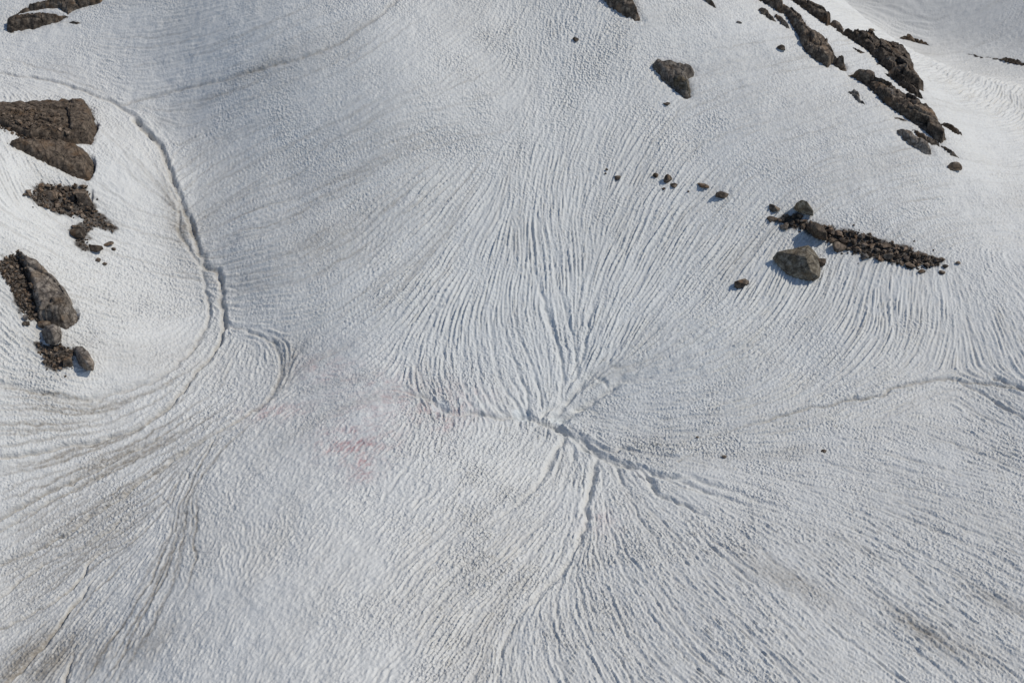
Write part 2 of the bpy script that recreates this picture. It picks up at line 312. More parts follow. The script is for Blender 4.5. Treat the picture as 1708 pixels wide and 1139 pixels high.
# ------------------------------------------------------------------ lie of the sun cups and rills (photo strokes)
# (x, y, angle in degrees anticlockwise from photo right, relief, elongation m, wavelength 0..1, groove strength)
FLOW = [
    (100, 70, -2, .6, .5, .1, .2), (300, 90, 12, .6, .5, .1, .2), (500, 50, 22, .7, .5, .1, .2), (300, 150, 14, .6, .5, .1, .2), (80, 150, -22, .8, .5, .2, 0),
    (30, 130, -15, .7, .5, .2, 0), (420, 200, 22, .7, .5, .2, .3), (330, 280, 34, .9, .7, .3, .6), (350, 350, 28, .9, .8, .3, .8), (400, 420, 18, .8, .7, .3, .6),
    (440, 480, 8, .7, .5, .3, .4), (500, 330, 26, .8, .6, .3, .5), (600, 280, 24, .8, .5, .3, .4), (700, 215, 14, .8, .35, .2, .3), (800, 195, 2, .9, .3, .2, .2),
    (560, 420, 30, .8, .6, .4, .5), (520, 520, 18, .7, .4, .5, .3), (650, 380, 38, 1.0, .8, .4, .7), (650, 480, 40, .9, .7, .5, .6), (600, 560, 35, .7, .5, .6, .4),
    (720, 330, 42, 1.1, .8, .4, .7), (740, 420, 50, 1.2, 1.0, .5, .9), (720, 520, 55, 1.1, .8, .6, .8), (700, 600, 65, 1.0, .7, .6, .6), (790, 350, 58, 1.2, 1.0, .4, .8),
    (820, 440, 72, 1.3, 1.1, .5, 1), (800, 540, 85, 1.2, .9, .5, 1), (780, 630, 100, 1.1, .6, .5, .8), (860, 600, 115, 1.2, .8, .5, 1), (880, 300, 80, 1.2, .9, .4, .6),
    (900, 400, 88, 1.4, 1.2, .5, 1), (950, 400, 100, 1.4, 1.2, .5, .8), (960, 320, 80, 1.3, .9, .4, .5), (990, 500, 80, 1.4, 1.1, .5, 1), (1050, 420, 62, 1.4, 1.2, .5, .8),
    (1050, 330, 62, 1.3, .9, .4, .4), (1120, 380, 60, 1.4, 1.2, .5, .6), (1150, 470, 56, 1.3, 1.2, .5, .8), (1090, 530, 55, 1.3, 1.0, .5, 1), (1200, 420, 52, 1.3, 1.1, .5, .5),
    (1250, 500, 50, 1.3, 1.1, .6, .6), (1180, 350, 45, 1.1, .5, .3, .2), (1160, 560, 36, 1.1, .8, .5, .8), (1250, 570, 34, 1.1, .8, .5, .6), (1130, 610, 18, 1.0, .6, .4, .6),
    (1280, 620, 30, 1.0, .5, .4, .4), (1350, 540, 48, 1.4, 1.1, .7, .4), (1400, 490, 75, 1.4, 1.2, .8, .2), (1300, 480, 66, 1.4, 1.1, .7, .2), (1480, 510, 88, 1.4, 1.1, .8, .2),
    (1560, 520, 92, 1.3, .9, .7, .2), (1450, 590, 52, 1.3, .9, .6, .3), (1550, 580, 72, 1.2, .8, .6, .3), (1650, 560, 112, 1.2, .7, .5, .2), (1690, 480, 130, 1.0, .4, .3, .1),
    (1640, 470, 110, 1.0, .4, .3, .1), (1350, 630, 38, 1.1, .7, .5, .2), (1480, 640, 30, 1.0, .6, .4, .3), (1400, 650, 34, 1.0, .5, .4, .2), (1200, 660, 16, 1.1, .4, .4, .3),
    (1100, 660, 8, 1.1, .4, .4, .4), (1050, 720, -10, 1.1, .3, .4, .3), (1250, 720, 12, 1.0, .4, .4, .4),
    # top and upper right
    (900, 80, 80, 1.0, .2, .1, 0), (1000, 150, 60, 1.0, .2, .1, 0), (760, 110, 30, .9, .25, .1, .1), (680, 60, 30, .9, .3, .1, .2), (900, 220, 70, 1.1, .3, .2, .1),
    (1150, 60, 12, .6, .25, .1, .2), (1250, 130, 14, .55, .3, .1, .4), (1250, 220, 20, .7, .3, .1, .3), (1350, 180, 14, .55, .35, .1, .5), (1400, 280, 16, .6, .35, .1, .3),
    (1500, 300, 10, .55, .35, .1, .3), (1600, 330, 2, .5, .4, .1, .3), (1680, 380, 0, .6, .4, .1, .3), (1640, 230, -4, .45, .5, .1, .3), (1560, 370, 14, .7, .3, .2, .2),
    (1450, 370, 30, .9, .3, .3, .1), (1650, 160, 42, .8, .9, .5, .8), (1690, 170, 80, .9, .9, .5, .8), (1590, 130, 30, .7, .8, .4, .6), (1620, 40, 26, .6, .9, .4, .5), (1500, 40, -20, .5, .8, .3, .2), (1690, 40, 30, .7, .9, .4, .5),
    # lower right
    (1250, 780, -6, 1.1, .4, .4, .9), (1400, 770, -10, 1.1, .4, .4, .9), (1550, 740, -16, 1.1, .5, .3, 1), (1690, 720, -26, 1.1, .5, .3, .9), (1600, 830, -16, 1.1, .5, .3, 1),
    (1350, 860, -26, 1.2, .5, .4, 1), (1500, 900, -28, 1.1, .6, .3, 1), (1650, 920, -26, 1.0, .6, .3, 1), (1200, 890, -40, 1.2, .5, .4, 1), (1300, 960, -38, .9, .6, .3, .9),
    (1450, 1000, -36, .9, .7, .3, .9), (1600, 1020, -36, .9, .7, .3, .9), (1680, 1090, -36, .9, .7, .3, .9), (1400, 1100, -36, 1.0, .7, .4, .9), (1250, 1080, -42, 1.1, .7, .4, 1.1),
    (1120, 1000, -50, 1.1, .7, .4, 1.1), (1050, 920, -62, 1.2, .6, .4, 1), (1040, 1050, -58, 1.1, .7, .4, 1.1), (960, 1000, -72, 1.1, .6, .4, 1), (930, 1090, -62, 1.1, .6, .4, .9), (1150, 1120, -44, 1.1, .7, .4, 1.1),
    (880, 1090, -75, 1.1, .5, .4, .8), (1100, 870, -45, 1.2, .4, .4, .7), (1020, 860, -80, 1.2, .4, .4, .6), (1000, 960, -68, 1.2, .6, .4, 1),
    # lower middle
    (900, 870, 44, 1.1, .4, .4, .7), (850, 940, 42, 1.1, .5, .4, .9), (780, 980, 44, 1.0, .5, .3, .8), (760, 1080, 50, 1.0, .5, .3, .8), (720, 900, 42, .9, .4, .3, .5),
    (830, 800, 50, 1.1, .3, .4, .4), (760, 750, 58, 1.1, .25, .4, .2), (700, 720, 60, .9, .25, .4, .2), (640, 820, 60, .42, .3, .5, .2), (600, 950, 55, .3, .3, .6, .2), (650, 1080, 48, .4, .35, .5, .3),
    (480, 1000, 60, .26, .3, .7, .2), (450, 850, 70, .3, .35, .8, .2), (520, 760, 40, .35, .3, .7, .2), (350, 850, 75, .4, .4, .8, .3), (330, 970, 70, .4, .4, .8, .3), (250, 1080, 60, .35, .4, .8, .3), (430, 1100, 60, .28, .3, .7, .2),
    (560, 640, 10, .45, .3, .6, .2), (620, 700, 20, .45, .3, .6, .2), (420, 620, 70, .7, .3, .5, .1), (400, 770, 40, .45, .3, .6, .2),
    # lower left and the left bank
    (100, 880, 30, .9, .3, .2, .4), (60, 940, 31, .9, .3, .2, .4), (30, 1010, 33, .8, .4, .2, .4), (60, 1090, 45, .6, .5, .4, .4), (150, 830, 28, .9, .3, .2, .4), (220, 760, 28, .7, .35, .2, .5),
    (100, 780, 20, .7, .4, .2, .5), (30, 800, 20, .7, .4, .2, .5), (60, 700, 4, 1.0, .35, .2, .2), (180, 690, 12, .7, .5, .2, .6), (260, 660, 30, .6, .5, .2, .6),
    (60, 640, -14, 1.0, .4, .3, .2), (150, 640, 2, .8, .4, .3, .3), (30, 590, -40, 1.1, .5, .3, .1), (160, 560, -16, .9, .4, .3, .2), (240, 600, 10, .8, .5, .2, .5), (280, 560, 16, .7, .5, .2, .5),
    (230, 500, -4, .9, .35, .3, .3), (280, 450, -4, .8, .35, .3, .3), (200, 440, -16, 1.0, .4, .3, .2), (30, 540, -50, 1.1, .5, .3, .1), (20, 400, -28, 1.0, .4, .3, .3), (60, 380, -28, 1.0, .4, .3, .3),
    (20, 310, -66, 1.2, .7, .3, .1), (70, 290, -60, 1.1, .6, .3, .1), (10, 255, -60, 1.0, .5, .3, .1), (190, 390, -18, .8, .4, .3, .2), (240, 370, -20, .5, .4, .2, .3), (200, 300, -40, .5, .25, .2, 0),
    (210, 240, -50, .6, .25, .2, 0), (180, 200, -40, .7, .25, .2, 0), (240, 320, -45, .3, .25, .2, 0), (40, 160, -70, 1.0, .5, .3, 0),
]
fl = np.array(FLOW, float)
mid = (fl[:, 0] > 280) & (fl[:, 0] < 780) & (fl[:, 1] > 60) & (fl[:, 1] < 580)
fl[mid, 4] += .30; fl[mid, 6] += .35
rgt = (fl[:, 0] > 1080) & (fl[:, 1] > 30) & (fl[:, 1] < 450)
fl[rgt, 4] += .35; fl[rgt, 6] += .35; fl[rgt, 3] *= 1.35
rgt = (fl[:, 0] > 1080) & (fl[:, 1] > 540) & (fl[:, 1] < 740)
fl[rgt, 4] += .25; fl[rgt, 6] += .25
low = ((fl[:, 0] > 860) & (fl[:, 1] > 740)) | ((fl[:, 0] > 1450) & (fl[:, 1] > 670))
fl[low, 3] *= .82
fan = (fl[:, 3] > 1.15)
fl[fan, 3] *= .85; fl[fan, 5] *= .42
fl[low, 4] *= .55; fl[low, 5] = .12; fl[low, 6] *= .35
comb = (fl[:, 0] > 1280) & (fl[:, 1] > 460) & (fl[:, 1] < 610)
fl[comb, 3] *= .74; fl[comb, 5] *= .7
hub = np.hypot(fl[:, 0] - 930, fl[:, 1] - 690) < 190
fl[hub, 4] = np.minimum(fl[hub, 4], .4); fl[hub, 5] = .25; fl[hub, 6] *= .6
swell = (fl[:, 0] > 230) & (fl[:, 0] < 680) & (fl[:, 1] > 600)
fl[swell, 4] = .14; fl[swell, 6] = .04; fl[swell, 5] = .75
fp = at(fl[:, :2])
ang = np.radians(fl[:, 2])
fp2 = at(fl[:, :2] + 6 * np.stack([np.cos(ang), -np.sin(ang)], -1))
fdir = np.arctan2(fp2[:, 1] - fp[:, 1], fp2[:, 0] - fp[:, 0])
S_xy = [fp[:, :2]]; S_th = [fdir]; S_w = [np.ones(len(fl))]; S_attr = [fl[:, 3:7]]
c_xy, c_th = [], []
for (l, tg, si, w, dep, dirt, t0, t1, k) in lines:
    st = 16
    c_xy.append(l[::st]); c_th.append(np.arctan2(tg[::st, 1], tg[::st, 0]))
c_xy = np.vstack(c_xy); c_th = np.concatenate(c_th)

RUBBLE = [
    [(-8, 188), (18, 184), (40, 180), (66, 184), (100, 192), (112, 206), (116, 230), (90, 233), (45, 226), (22, 212), (-8, 200)],
    [(47, 325), (60, 314), (73, 308), (110, 309), (145, 309), (152, 337), (160, 352), (150, 362), (128, 362), (105, 356), (80, 350), (60, 338)],
    [(138, 355), (158, 350), (172, 362), (192, 380), (188, 388), (166, 378), (150, 385), (145, 400), (148, 418), (136, 418), (122, 396), (118, 382), (140, 372)],
    [(7, 428), (30, 421), (40, 440), (52, 470), (58, 505), (63, 535), (50, 533), (38, 521), (20, 481), (2, 458), (-6, 440)],
    [(64, 570), (80, 576), (103, 574), (124, 584), (118, 608), (92, 619), (78, 604), (62, 584)],
    [(1297, 360), (1329, 358), (1349, 371), (1380, 379), (1440, 391), (1491, 407), (1535, 422), (1573, 434), (1561, 444), (1519, 447), (1473, 434), (1414, 418), (1380, 402), (1344, 384), (1316, 378), (1297, 368)],
]

# ------------------------------------------------------------------ snow grid: fine where the relief matters, wide skirts beyond
def hw(y):
    return 0.4142 * (y * math.cos(PITCH) + 80 * math.sin(PITCH)) * 1.07 + 0.5
ys = [49.0]
while ys[-1] < 152: ys.append(ys[-1] + 0.088 + 0.052 * (ys[-1] - 49) / 100)
while ys[-1] < 222: ys.append(ys[-1] + 0.15 + 0.16 * (ys[-1] - 152) / 70)
ys = np.array(ys)
NY = len(ys); NX = 1180
us = np.linspace(-1, 1, NX)
U, Y = np.meshgrid(us, ys)
HW = hw(Y)
X = U * HW
HWP = 0.4142 * math.cos(PITCH) * 1.07
ROWSP = np.gradient(ys)
def to_index(x, y):
    j = np.interp(y, ys, np.arange(NY))
    i = (x / hw(y) + 1) * 0.5 * (NX - 1)
    return i, j
def bil(F, i, j):
    i = np.clip(i, 0, NX - 1.001); j = np.clip(j, 0, NY - 1.001)
    i0 = i.astype(int); j0 = j.astype(int); a = i - i0; b = j - j0
    return (F[j0, i0] * (1 - a) + F[j0, i0 + 1] * a) * (1 - b) + (F[j0 + 1, i0] * (1 - a) + F[j0 + 1, i0 + 1] * a) * b

# fields on every 8th node, then spread
CS = 8
cj = np.arange(0, NY + CS, CS).clip(0, NY - 1); ci = np.arange(0, NX + CS, CS).clip(0, NX - 1)
gx = X[np.ix_(cj, ci)].ravel(); gy = Y[np.ix_(cj, ci)].ravel()
def idw(xy, vals, eps, p, wgt=None):
    d2 = (gx[:, None] - xy[None, :, 0]) ** 2 + (gy[:, None] - xy[None, :, 1]) ** 2
    w = 1.0 / (d2 + eps * eps) ** p
    if wgt is not None: w = w * wgt
    return w @ vals, w.sum(1)
v = np.column_stack([np.cos(2 * fdir), np.sin(2 * fdir), fl[:, 3:7]])
a1, w1 = idw(fp[:, :2], v, 2.0, 1.7)
v2 = np.column_stack([np.cos(2 * c_th), np.sin(2 * c_th)])
a2, w2 = idw(c_xy, v2, 1.2, 2.2)
ori = a1[:, :2] / w1[:, None]
near = np.clip(w2 / (w2 + 0.10), 0, 1)[:, None]
ori = ori * (1 - near * 0.75) + a2 / w2[:, None] * near * 0.75
attr = a1[:, 2:] / w1[:, None]
def spread(f):
    f = f.reshape(len(cj), len(ci))
    jj = np.interp(np.arange(NY), cj[:-1] if cj[-1] == cj[-2] else cj, np.arange(len(cj) - (1 if cj[-1] == cj[-2] else 0)))
    ii = np.interp(np.arange(NX), ci[:-1] if ci[-1] == ci[-2] else ci, np.arange(len(ci) - (1 if ci[-1] == ci[-2] else 0)))
    j0 = np.clip(jj.astype(int), 0, len(cj) - 2); b = (jj - j0)[:, None]
    i0 = np.clip(ii.astype(int), 0, len(ci) - 2); a = (ii - i0)[None, :]
    A0 = f[j0][:, i0]; A1 = f[j0][:, i0 + 1]; B0 = f[j0 + 1][:, i0]; B1 = f[j0 + 1][:, i0 + 1]
    return ((A0 * (1 - a) + A1 * a) * (1 - b) + (B0 * (1 - a) + B1 * a) * b).astype(np.float32)
th = 0.5 * np.arctan2(spread(ori[:, 1]), spread(ori[:, 0]))
th += 0.16 * fbm(X / 2.6, Y / 2.6, 2, 41).astype(np.float32)
RELIEF, ELONG, WAVE, GROOVE = [spread(attr[:, k]) for k in range(4)]
RELIEF *= (1 + 0.45 * fbm(X / 6.5, Y / 6.5, 3, 61)).astype(np.float32)
np.clip(RELIEF, .1, 1.18, out=RELIEF)
ELONG *= (1 + 0.55 * fbm(X / 4.5, Y / 4.5, 2, 66)).clip(.35, 1.7).astype(np.float32)
VI = ((np.cos(th) - U * HWP * np.sin(th)) / HW * 0.5 * (NX - 1)).astype(np.float32)
VJ = (np.sin(th) / ROWSP[:, None]).astype(np.float32)
CT = np.cos(th).astype(np.float32); ST = np.sin(th).astype(np.float32)

def streak(noise, L, step, n):
    """noise dragged along the lie of the flow: L is the local half length in metres"""
    acc = noise.copy(); nrm = np.ones_like(noise); nrm1 = np.ones_like(noise)
    JJ, II = np.meshgrid(np.arange(NY, dtype=np.float32), np.arange(NX, dtype=np.float32), indexing='ij')
    inv = 1.0 / (2 * L * L)
    flat = noise.ravel(); vi = VI.ravel(); vj = VJ.ravel(); ct = CT.ravel(); st = ST.ravel()
    for sgn in (1.0, -1.0):
        i = II.copy(); j = JJ.copy()
        idx = (np.arange(NY)[:, None] * NX + np.arange(NX)[None, :]).astype(np.int32)
        pc = CT * sgn; ps = ST * sgn
        for k in range(1, n + 1):
            c = ct[idx]; s = st[idx]
            f = np.where(c * pc + s * ps < 0, np.float32(-1), np.float32(1))
            pc = c * f; ps = s * f
            f *= np.float32(step)
            i += vi[idx] * f; j += vj[idx] * f
            np.clip(i, 0, NX - 1, out=i); np.clip(j, 0, NY - 1, out=j)
            idx = (j + 0.5).astype(np.int32) * NX + (i + 0.5).astype(np.int32)
            np.minimum(idx, NX * NY - 1, out=idx)
            w = np.exp(-(k * step) ** 2 * inv)
            acc += flat[idx] * w
            nrm += w
    return acc, nrm

def band(sig, seed):
    r = np.random.default_rng(seed)
    w = r.standard_normal((NY, NX)).astype(np.float32)
    b = gauss(w, sig) - gauss(w, sig * 1.75)
    return b / b.std()

def unit(a, win=40):
    """even out the local strength"""
    m = blur(a * a, win, 0); m = blur(m, win, 1)
    return a / np.sqrt(m + 1e-6)

L1 = (ELONG * 0.85).astype(np.float32)
n_small = unit(streak(band(0.66, 1), L1 * .85, 0.12, 16)[0])
n_big = unit(streak(band(1.05, 2), L1 * 1.1, 0.15, 18)[0])
n_rill = unit(streak(band(1.25, 3), np.full_like(L1, 4.2), 0.3, 32)[0], 60)
n_long = unit(streak(band(0.72, 5), np.full_like(L1, 4.0), 0.24, 34)[0], 60)
a_dirt, w_dirt = streak(gauss(np.random.default_rng(4).standard_normal((NY, NX)).astype(np.float32), 5.0), np.full_like(L1, 4.0), 0.5, 20)
n_dirt = unit(a_dirt, 120)

wv = np.clip(WAVE * 1.25, 0, 1)
cup = n_small * np.sqrt(1 - wv) + n_big * np.sqrt(wv) * 1.35
cup = cup + 0.22 * (cup * cup - 1)                      # narrow crests, wider hollows
cup = np.clip(cup, -2.6, 3.2)
groove = np.clip(n_rill - 0.75, 0, 2.2)                 # long thin rills
patch = np.clip(0.55 + 0.75 * fbm(X / 7, Y / 7, 2, 77), 0, 1).astype(np.float32)

# ------------------------------------------------------------------ carve the drainage lines
# long thin rills that follow the lie of the snow
def trace(p, length, step=0.4):
    out = []
    for sgn in (1, -1):
        q = np.array(p, float); prev = None; seg = []
        for _ in range(int(length / 2 / step)):
            i, j = to_index(q[0], q[1]); i = int(round(float(i))); j = int(round(float(j)))
            if not (1 < i < NX - 2 and 1 < j < NY - 2): break
            v_ = np.array([CT[j, i], ST[j, i]], float)
            if prev is None: v_ = v_ * sgn
            elif v_ @ prev < 0: v_ = -v_
            prev = v_; q = q + v_ * step; seg.append(q.copy())
        out.append(seg)
    return np.array(out[1][::-1] + [np.array(p, float)] + out[0])
rr = np.random.default_rng(77)
RILLS = [  # photo box, count, half width, depth, dirt, shortest, longest
    ((900, 770, 1708, 1135), 150, .205, .155, .12, 6, 24), ((20, 15, 860, 480), 75, .17, .035, .34, 8, 26), ((1100, 60, 1700, 430), 90, .16, .035, .36, 6, 22),
    ((560, 290, 1300, 640), 90, .19, .14, .05, 5, 16), ((640, 790, 960, 1135), 44, .24, .16, .08, 5, 16), ((0, 380, 330, 800), 34, .16, .05, .28, 6, 18),
    ((1080, 560, 1708, 800), 60, .22, .13, .16, 6, 20), ((0, 650, 330, 1010), 80, .2, .10, .75, 12, 32), ((0, 900, 200, 1130), 16, .2, .1, .4, 6, 16), ((965, 540, 1260, 735), 80, .22, .2, .12, 4, 12), ((300, 200, 720, 480), 70, .18, .09, .40, 7, 20), ((1560, 100, 1708, 190), 14, .3, .15, .12, 8, 16), ((300, 250, 560, 480), 30, .18, .09, .25, 4, 10)]
nk = len(lines)
for (bx, cnt, w, dep, dirt, l0, l1) in RILLS:
    sp = np.stack([rr.uniform(bx[0], bx[2], cnt), rr.uniform(bx[1], bx[3], cnt)], -1)
    for p in at(sp)[:, :2]:
        pth = trace(p, rr.uniform(l0, l1))
        if len(pth) < 6: continue
        l, tg, si = smooth_line(pth[::3], 0.15, SEED + nk)
        f = rr.uniform(.5, 1.25)
        lines.append((l, tg, si, w * rr.uniform(.75, 1.2), dep * f, dirt * f, 2, 2, nk)); nk += 1

CARVE = np.zeros((NY, NX), np.float32); DIRT = np.zeros((NY, NX), np.float32); CALM = np.zeros((NY, NX), np.float32)
RIM = np.zeros((NY, NX), np.float32)
for (l, tg, si, w, dep, dirt, t0, t1, k) in lines:
    n = len(l)
    s = si / si[-1]
    tap = np.ones(n)
    if t1 == 2: tap *= np.clip(np.minimum(s, 1 - s) / 0.35, 0, 1) ** .8
    elif t1: tap *= np.clip((1 - s) / 0.92, 0, 1) ** 1.15
    if t0 == 1: tap *= np.clip(s / 0.3, 0, 1) ** 0.8
    dv = dep * tap * (0.85 + 0.4 * fbm(si / 1.7, si * 0 + 3.1 * k, 2, 300 + k))
    wv_ = w * (0.55 + 0.45 * tap) * (1.0 + 0.28 * fbm(si / 1.3, si * 0 + 5.7 * k, 2, 400 + k))
    ic, jc = to_index(l[:, 0], l[:, 1])
    for q in range(n):
        rad = wv_[q] * 2.6
        if not (2 < ic[q] < NX - 3 and 2 < jc[q] < NY - 3): continue
        cw = 2 * hw(l[q, 1]) / (NX - 1); rw = ROWSP[int(jc[q])]
        ri = int(rad / cw) + 1; rj = int(rad / rw) + 1
        i0, i1 = max(0, int(ic[q]) - ri), min(NX, int(ic[q]) + ri + 2)
        j0, j1 = max(0, int(jc[q]) - rj), min(NY, int(jc[q]) + rj + 2)
        dd = np.hypot(X[j0:j1, i0:i1] - l[q, 0], Y[j0:j1, i0:i1] - l[q, 1]).astype(np.float32)
        m = dd / wv_[q]
        prof = dv[q] * np.clip(1.12 - m, 0, 1) ** 1.1
        np.maximum(CARVE[j0:j1, i0:i1], prof, out=CARVE[j0:j1, i0:i1])
        e = np.exp(-(m * 1.25) ** 2)
        np.maximum(CALM[j0:j1, i0:i1], e * min(1, tap[q] * 1.2), out=CALM[j0:j1, i0:i1])
        np.maximum(DIRT[j0:j1, i0:i1], e * dirt * tap[q], out=DIRT[j0:j1, i0:i1])
        r_ = np.exp(-((m - 1.35) / 0.45) ** 2) * dv[q] * 0.08
        np.maximum(RIM[j0:j1, i0:i1], r_, out=RIM[j0:j1, i0:i1])

# ------------------------------------------------------------------ pits, melt hollows and moats beside the rocks
def blob(px, py, rx, ry, rot=0.0):
    """soft ellipse on the ground, radii in photo pixels"""
    p = at([(px, py)])[0]; m = mpp(p)
    dx_ = X - p[0]; dy_ = Y - p[1]
    c, s = math.cos(rot), math.sin(rot)
    return ((dx_ * c + dy_ * s) / (rx * m)) ** 2 + ((-dx_ * s + dy_ * c) / (ry * m * 1.35)) ** 2
PIT = np.zeros((NY, NX), np.float32); BLUE_TINT = np.zeros((NY, NX), np.float32); ALGAE = np.zeros((NY, NX), np.float32)
wob = (0.35 * fbm(X / 0.6, Y / 0.6, 3, 91)).astype(np.float32)
for (px, py, rx, ry, dep) in [(735, 677, 16, 11, .22), (870, 691, 17, 11, .25), (935, 697, 18, 9, .2), (800, 690, 7, 5, .15)]:
    e = 1 / (1 + np.exp((blob(px, py, rx, ry) + wob - 1) * 9))
    PIT = np.maximum(PIT, dep * e); CALM = np.maximum(CALM, e * .9); BLUE_TINT = np.maximum(BLUE_TINT, e)  # pool floors get flat, bluish slush
for (px, py, rx, ry, dep, rot) in [(151, 216, 8, 20, .9, 0), (148, 279, 8, 16, .9, 0), (116, 530, 9, 14, .8, -.3), (150, 330, 4, 10, .4, 0)]:
    e = 1 / (1 + np.exp((blob(px, py, rx, ry, rot) + wob * .6 - 1) * 5))
    PIT = np.maximum(PIT, dep * e); CALM = np.maximum(CALM, e * .8)
BLUE_TINT = np.maximum(BLUE_TINT, (.55 * np.exp(-blob(960, 560, 420, 210))).astype(np.float32))     # broad, slightly bluer tint over the fan
# broad stains of wind-blown dust and patches of red snow algae
STAIN = [(60, 1100, 95, 50, 1.1, 25), (190, 1090, 110, 30, .35, 10), (1270, 955, 75, 22, .3, -38), (1400, 1000, 120, 25, .28, -36), (1560, 1060, 120, 20, .3, -36), (1690, 1010, 60, 16, .3, -36),
         (620, 650, 150, 32, .32, -8), (520, 730, 130, 50, .22, 0), (400, 880, 150, 120, .10, 0), (290, 340, 18, 70, .35, 20), (300, 400, 40, 30, .25, 0), (600, 960, 220, 120, .08, 0),
         (1160, 720, 150, 16, .1, 12), (1280, 760, 160, 12, .1, 6), (1300, 560, 120, 20, .18, 30), (1560, 540, 50, 30, .25, 0), (1230, 430, 60, 14, .22, 45), (480, 600, 60, 50, .25, 0), (560, 380, 200, 60, .12, 25),
         (1040, 620, 60, 14, .25, 20), (420, 120, 160, 10, .3, 16), (80, 660, 110, 14, .25, -5), (200, 760, 150, 14, .22, 28)]
for (px, py, rx, ry, amt, deg) in STAIN:
    DIRT += (amt * np.exp(-blob(px, py, rx, ry, R(deg)) * 1.1) * (0.75 + 0.6 * n_dirt * 0.5)).clip(0, 1).astype(np.float32)
for (px, py, rx, ry, amt) in [(590, 738, 45, 22, .75), (450, 688, 40, 12, .5), (640, 660, 70, 30, .35), (735, 690, 45, 14, .4), (610, 780, 22, 25, .45), (780, 660, 30, 16, .25), (545, 610, 40, 20, .3), (1010, 870, 25, 22, .25), (750, 720, 18, 22, .3)]:
    ALGAE += (1.05 * amt * np.exp(-blob(px, py, rx * 1.35, ry * 1.3) * 1.0)).astype(np.float32)
spots = np.clip(0.45 + 0.9 * fbm(X / 0.9, Y / 0.9, 3, 131), 0, 1).astype(np.float32)
ALGAE *= spots * np.clip(.75 - .45 * cup, .25, 1.6)
DIRT += (0.10 + 0.075 * n_dirt).clip(0, .5) * patch * 0.8
DIRT += (0.09 * np.clip(-n_long - .2, 0, 1.6) * (0.3 + 0.7 * np.clip(GROOVE, 0, 1)) * (1.25 - .7 * patch)).astype(np.float32)   # dust gathered in the rills
DIRT += (0.10 * np.clip(groove, 0, 1.2) * np.clip(GROOVE, 0, 1)).astype(np.float32)
DIRT += (0.08 * np.clip(0.1 + fbm(X / 11, Y / 11, 3, 201), 0, 1)).astype(np.float32)

fine = fbm(X / 0.42, Y / 0.42, 2, 151).astype(np.float32)
lump = fbm(X / 1.25, Y / 1.25, 3, 171, .6).astype(np.float32)
rough = np.clip(1.05 - RELIEF, 0, 1)
Z = macro(X, Y)
calm = 1 - 0.5 * np.clip(CALM, 0, 1)
det = 0.042 * RELIEF * cup * calm * (0.85 + 0.6 * wv) * (0.8 + 0.5 * np.minimum(ELONG, 1.3))
det -= 0.05 * GROOVE * groove * (0.25 + 0.75 * patch) * calm
det += 0.021 * np.clip(RELIEF, .15, 1) * np.clip(n_long, -2, 2) * (0.12 + 0.88 * np.clip(GROOVE, 0, 1)) * (1.2 - .6 * patch) * calm
det += 0.022 * fine * (0.5 + rough) + 0.13 * lump * (0.2 + 0.95 * rough)
far_fade = np.clip((235 - Y) / 60, 0.8, 1)
CARVE *= (1.0 + 0.42 * fbm(X / 0.9, Y / 0.9, 3, 191)).clip(.35, 1.6).astype(np.float32)
Zf = (Z + det * far_fade + RIM - CARVE - PIT).astype(np.float64)
def snow_z(x, y):
    i, j = to_index(np.atleast_1d(np.asarray(x, float)), np.atleast_1d(np.asarray(y, float)))
    return bil(Zf, i, j)

GRIT = np.zeros((NY, NX), np.float32)
BEDS = {}
def bed(poly, lift=0.0):
    w = at(poly, lift)[:, :2]
    lo_ = w.min(0) - 1.2; hi_ = w.max(0) + 1.2
    m = (X > lo_[0]) & (X < hi_[0]) & (Y > lo_[1]) & (Y < hi_[1])
    x_, y_ = X[m], Y[m]
    sd = sdist(w, x_, y_) + 0.55 * fbm(x_ / .7, y_ / .7, 3, 221)
    GRIT[m] = np.maximum(GRIT[m], np.clip((sd + .25) / .35, 0, 1) * .95)
    silt = np.exp(-np.clip(-sd, 0, None) / .8) * np.clip(.35 + .6 * fbm(x_ / .5, y_ / .5, 2, 231), 0, 1)
    GRIT[m] = np.maximum(GRIT[m], .35 * silt)
for p_ in RUBBLE[1:]: bed(p_)
# skirts so that the snow carries on beyond the surveyed ground
ext = np.array([1.5, 4, 9, 18, 34, 60, 100, 160, 240])
nE = len(ext)
ylow = (ys[0] - ext[::-1]); yhigh = ys[-1] + ext * 1.2
yy = np.concatenate([ylow, ys, yhigh])
NYF, NXF = len(yy), NX + 2 * nE
XF = np.zeros((NYF, NXF)); YF = np.repeat(yy[:, None], NXF, 1)
hcol = hw(np.clip(yy, 30, None))
XF[:, nE:nE + NX] = us[None, :] * hcol[:, None]
XF[:, :nE] = -hcol[:, None] - ext[::-1][None, :]
XF[:, nE + NX:] = hcol[:, None] + ext[None, :]
ZF = np.zeros((NYF, NXF))
inner = np.zeros((NYF, NXF), bool); inner[nE:nE + NY, nE:nE + NX] = True
ZF[~inner] = macro(XF[~inner], YF[~inner])
ZF[nE:nE + NY, nE:nE + NX] = Zf

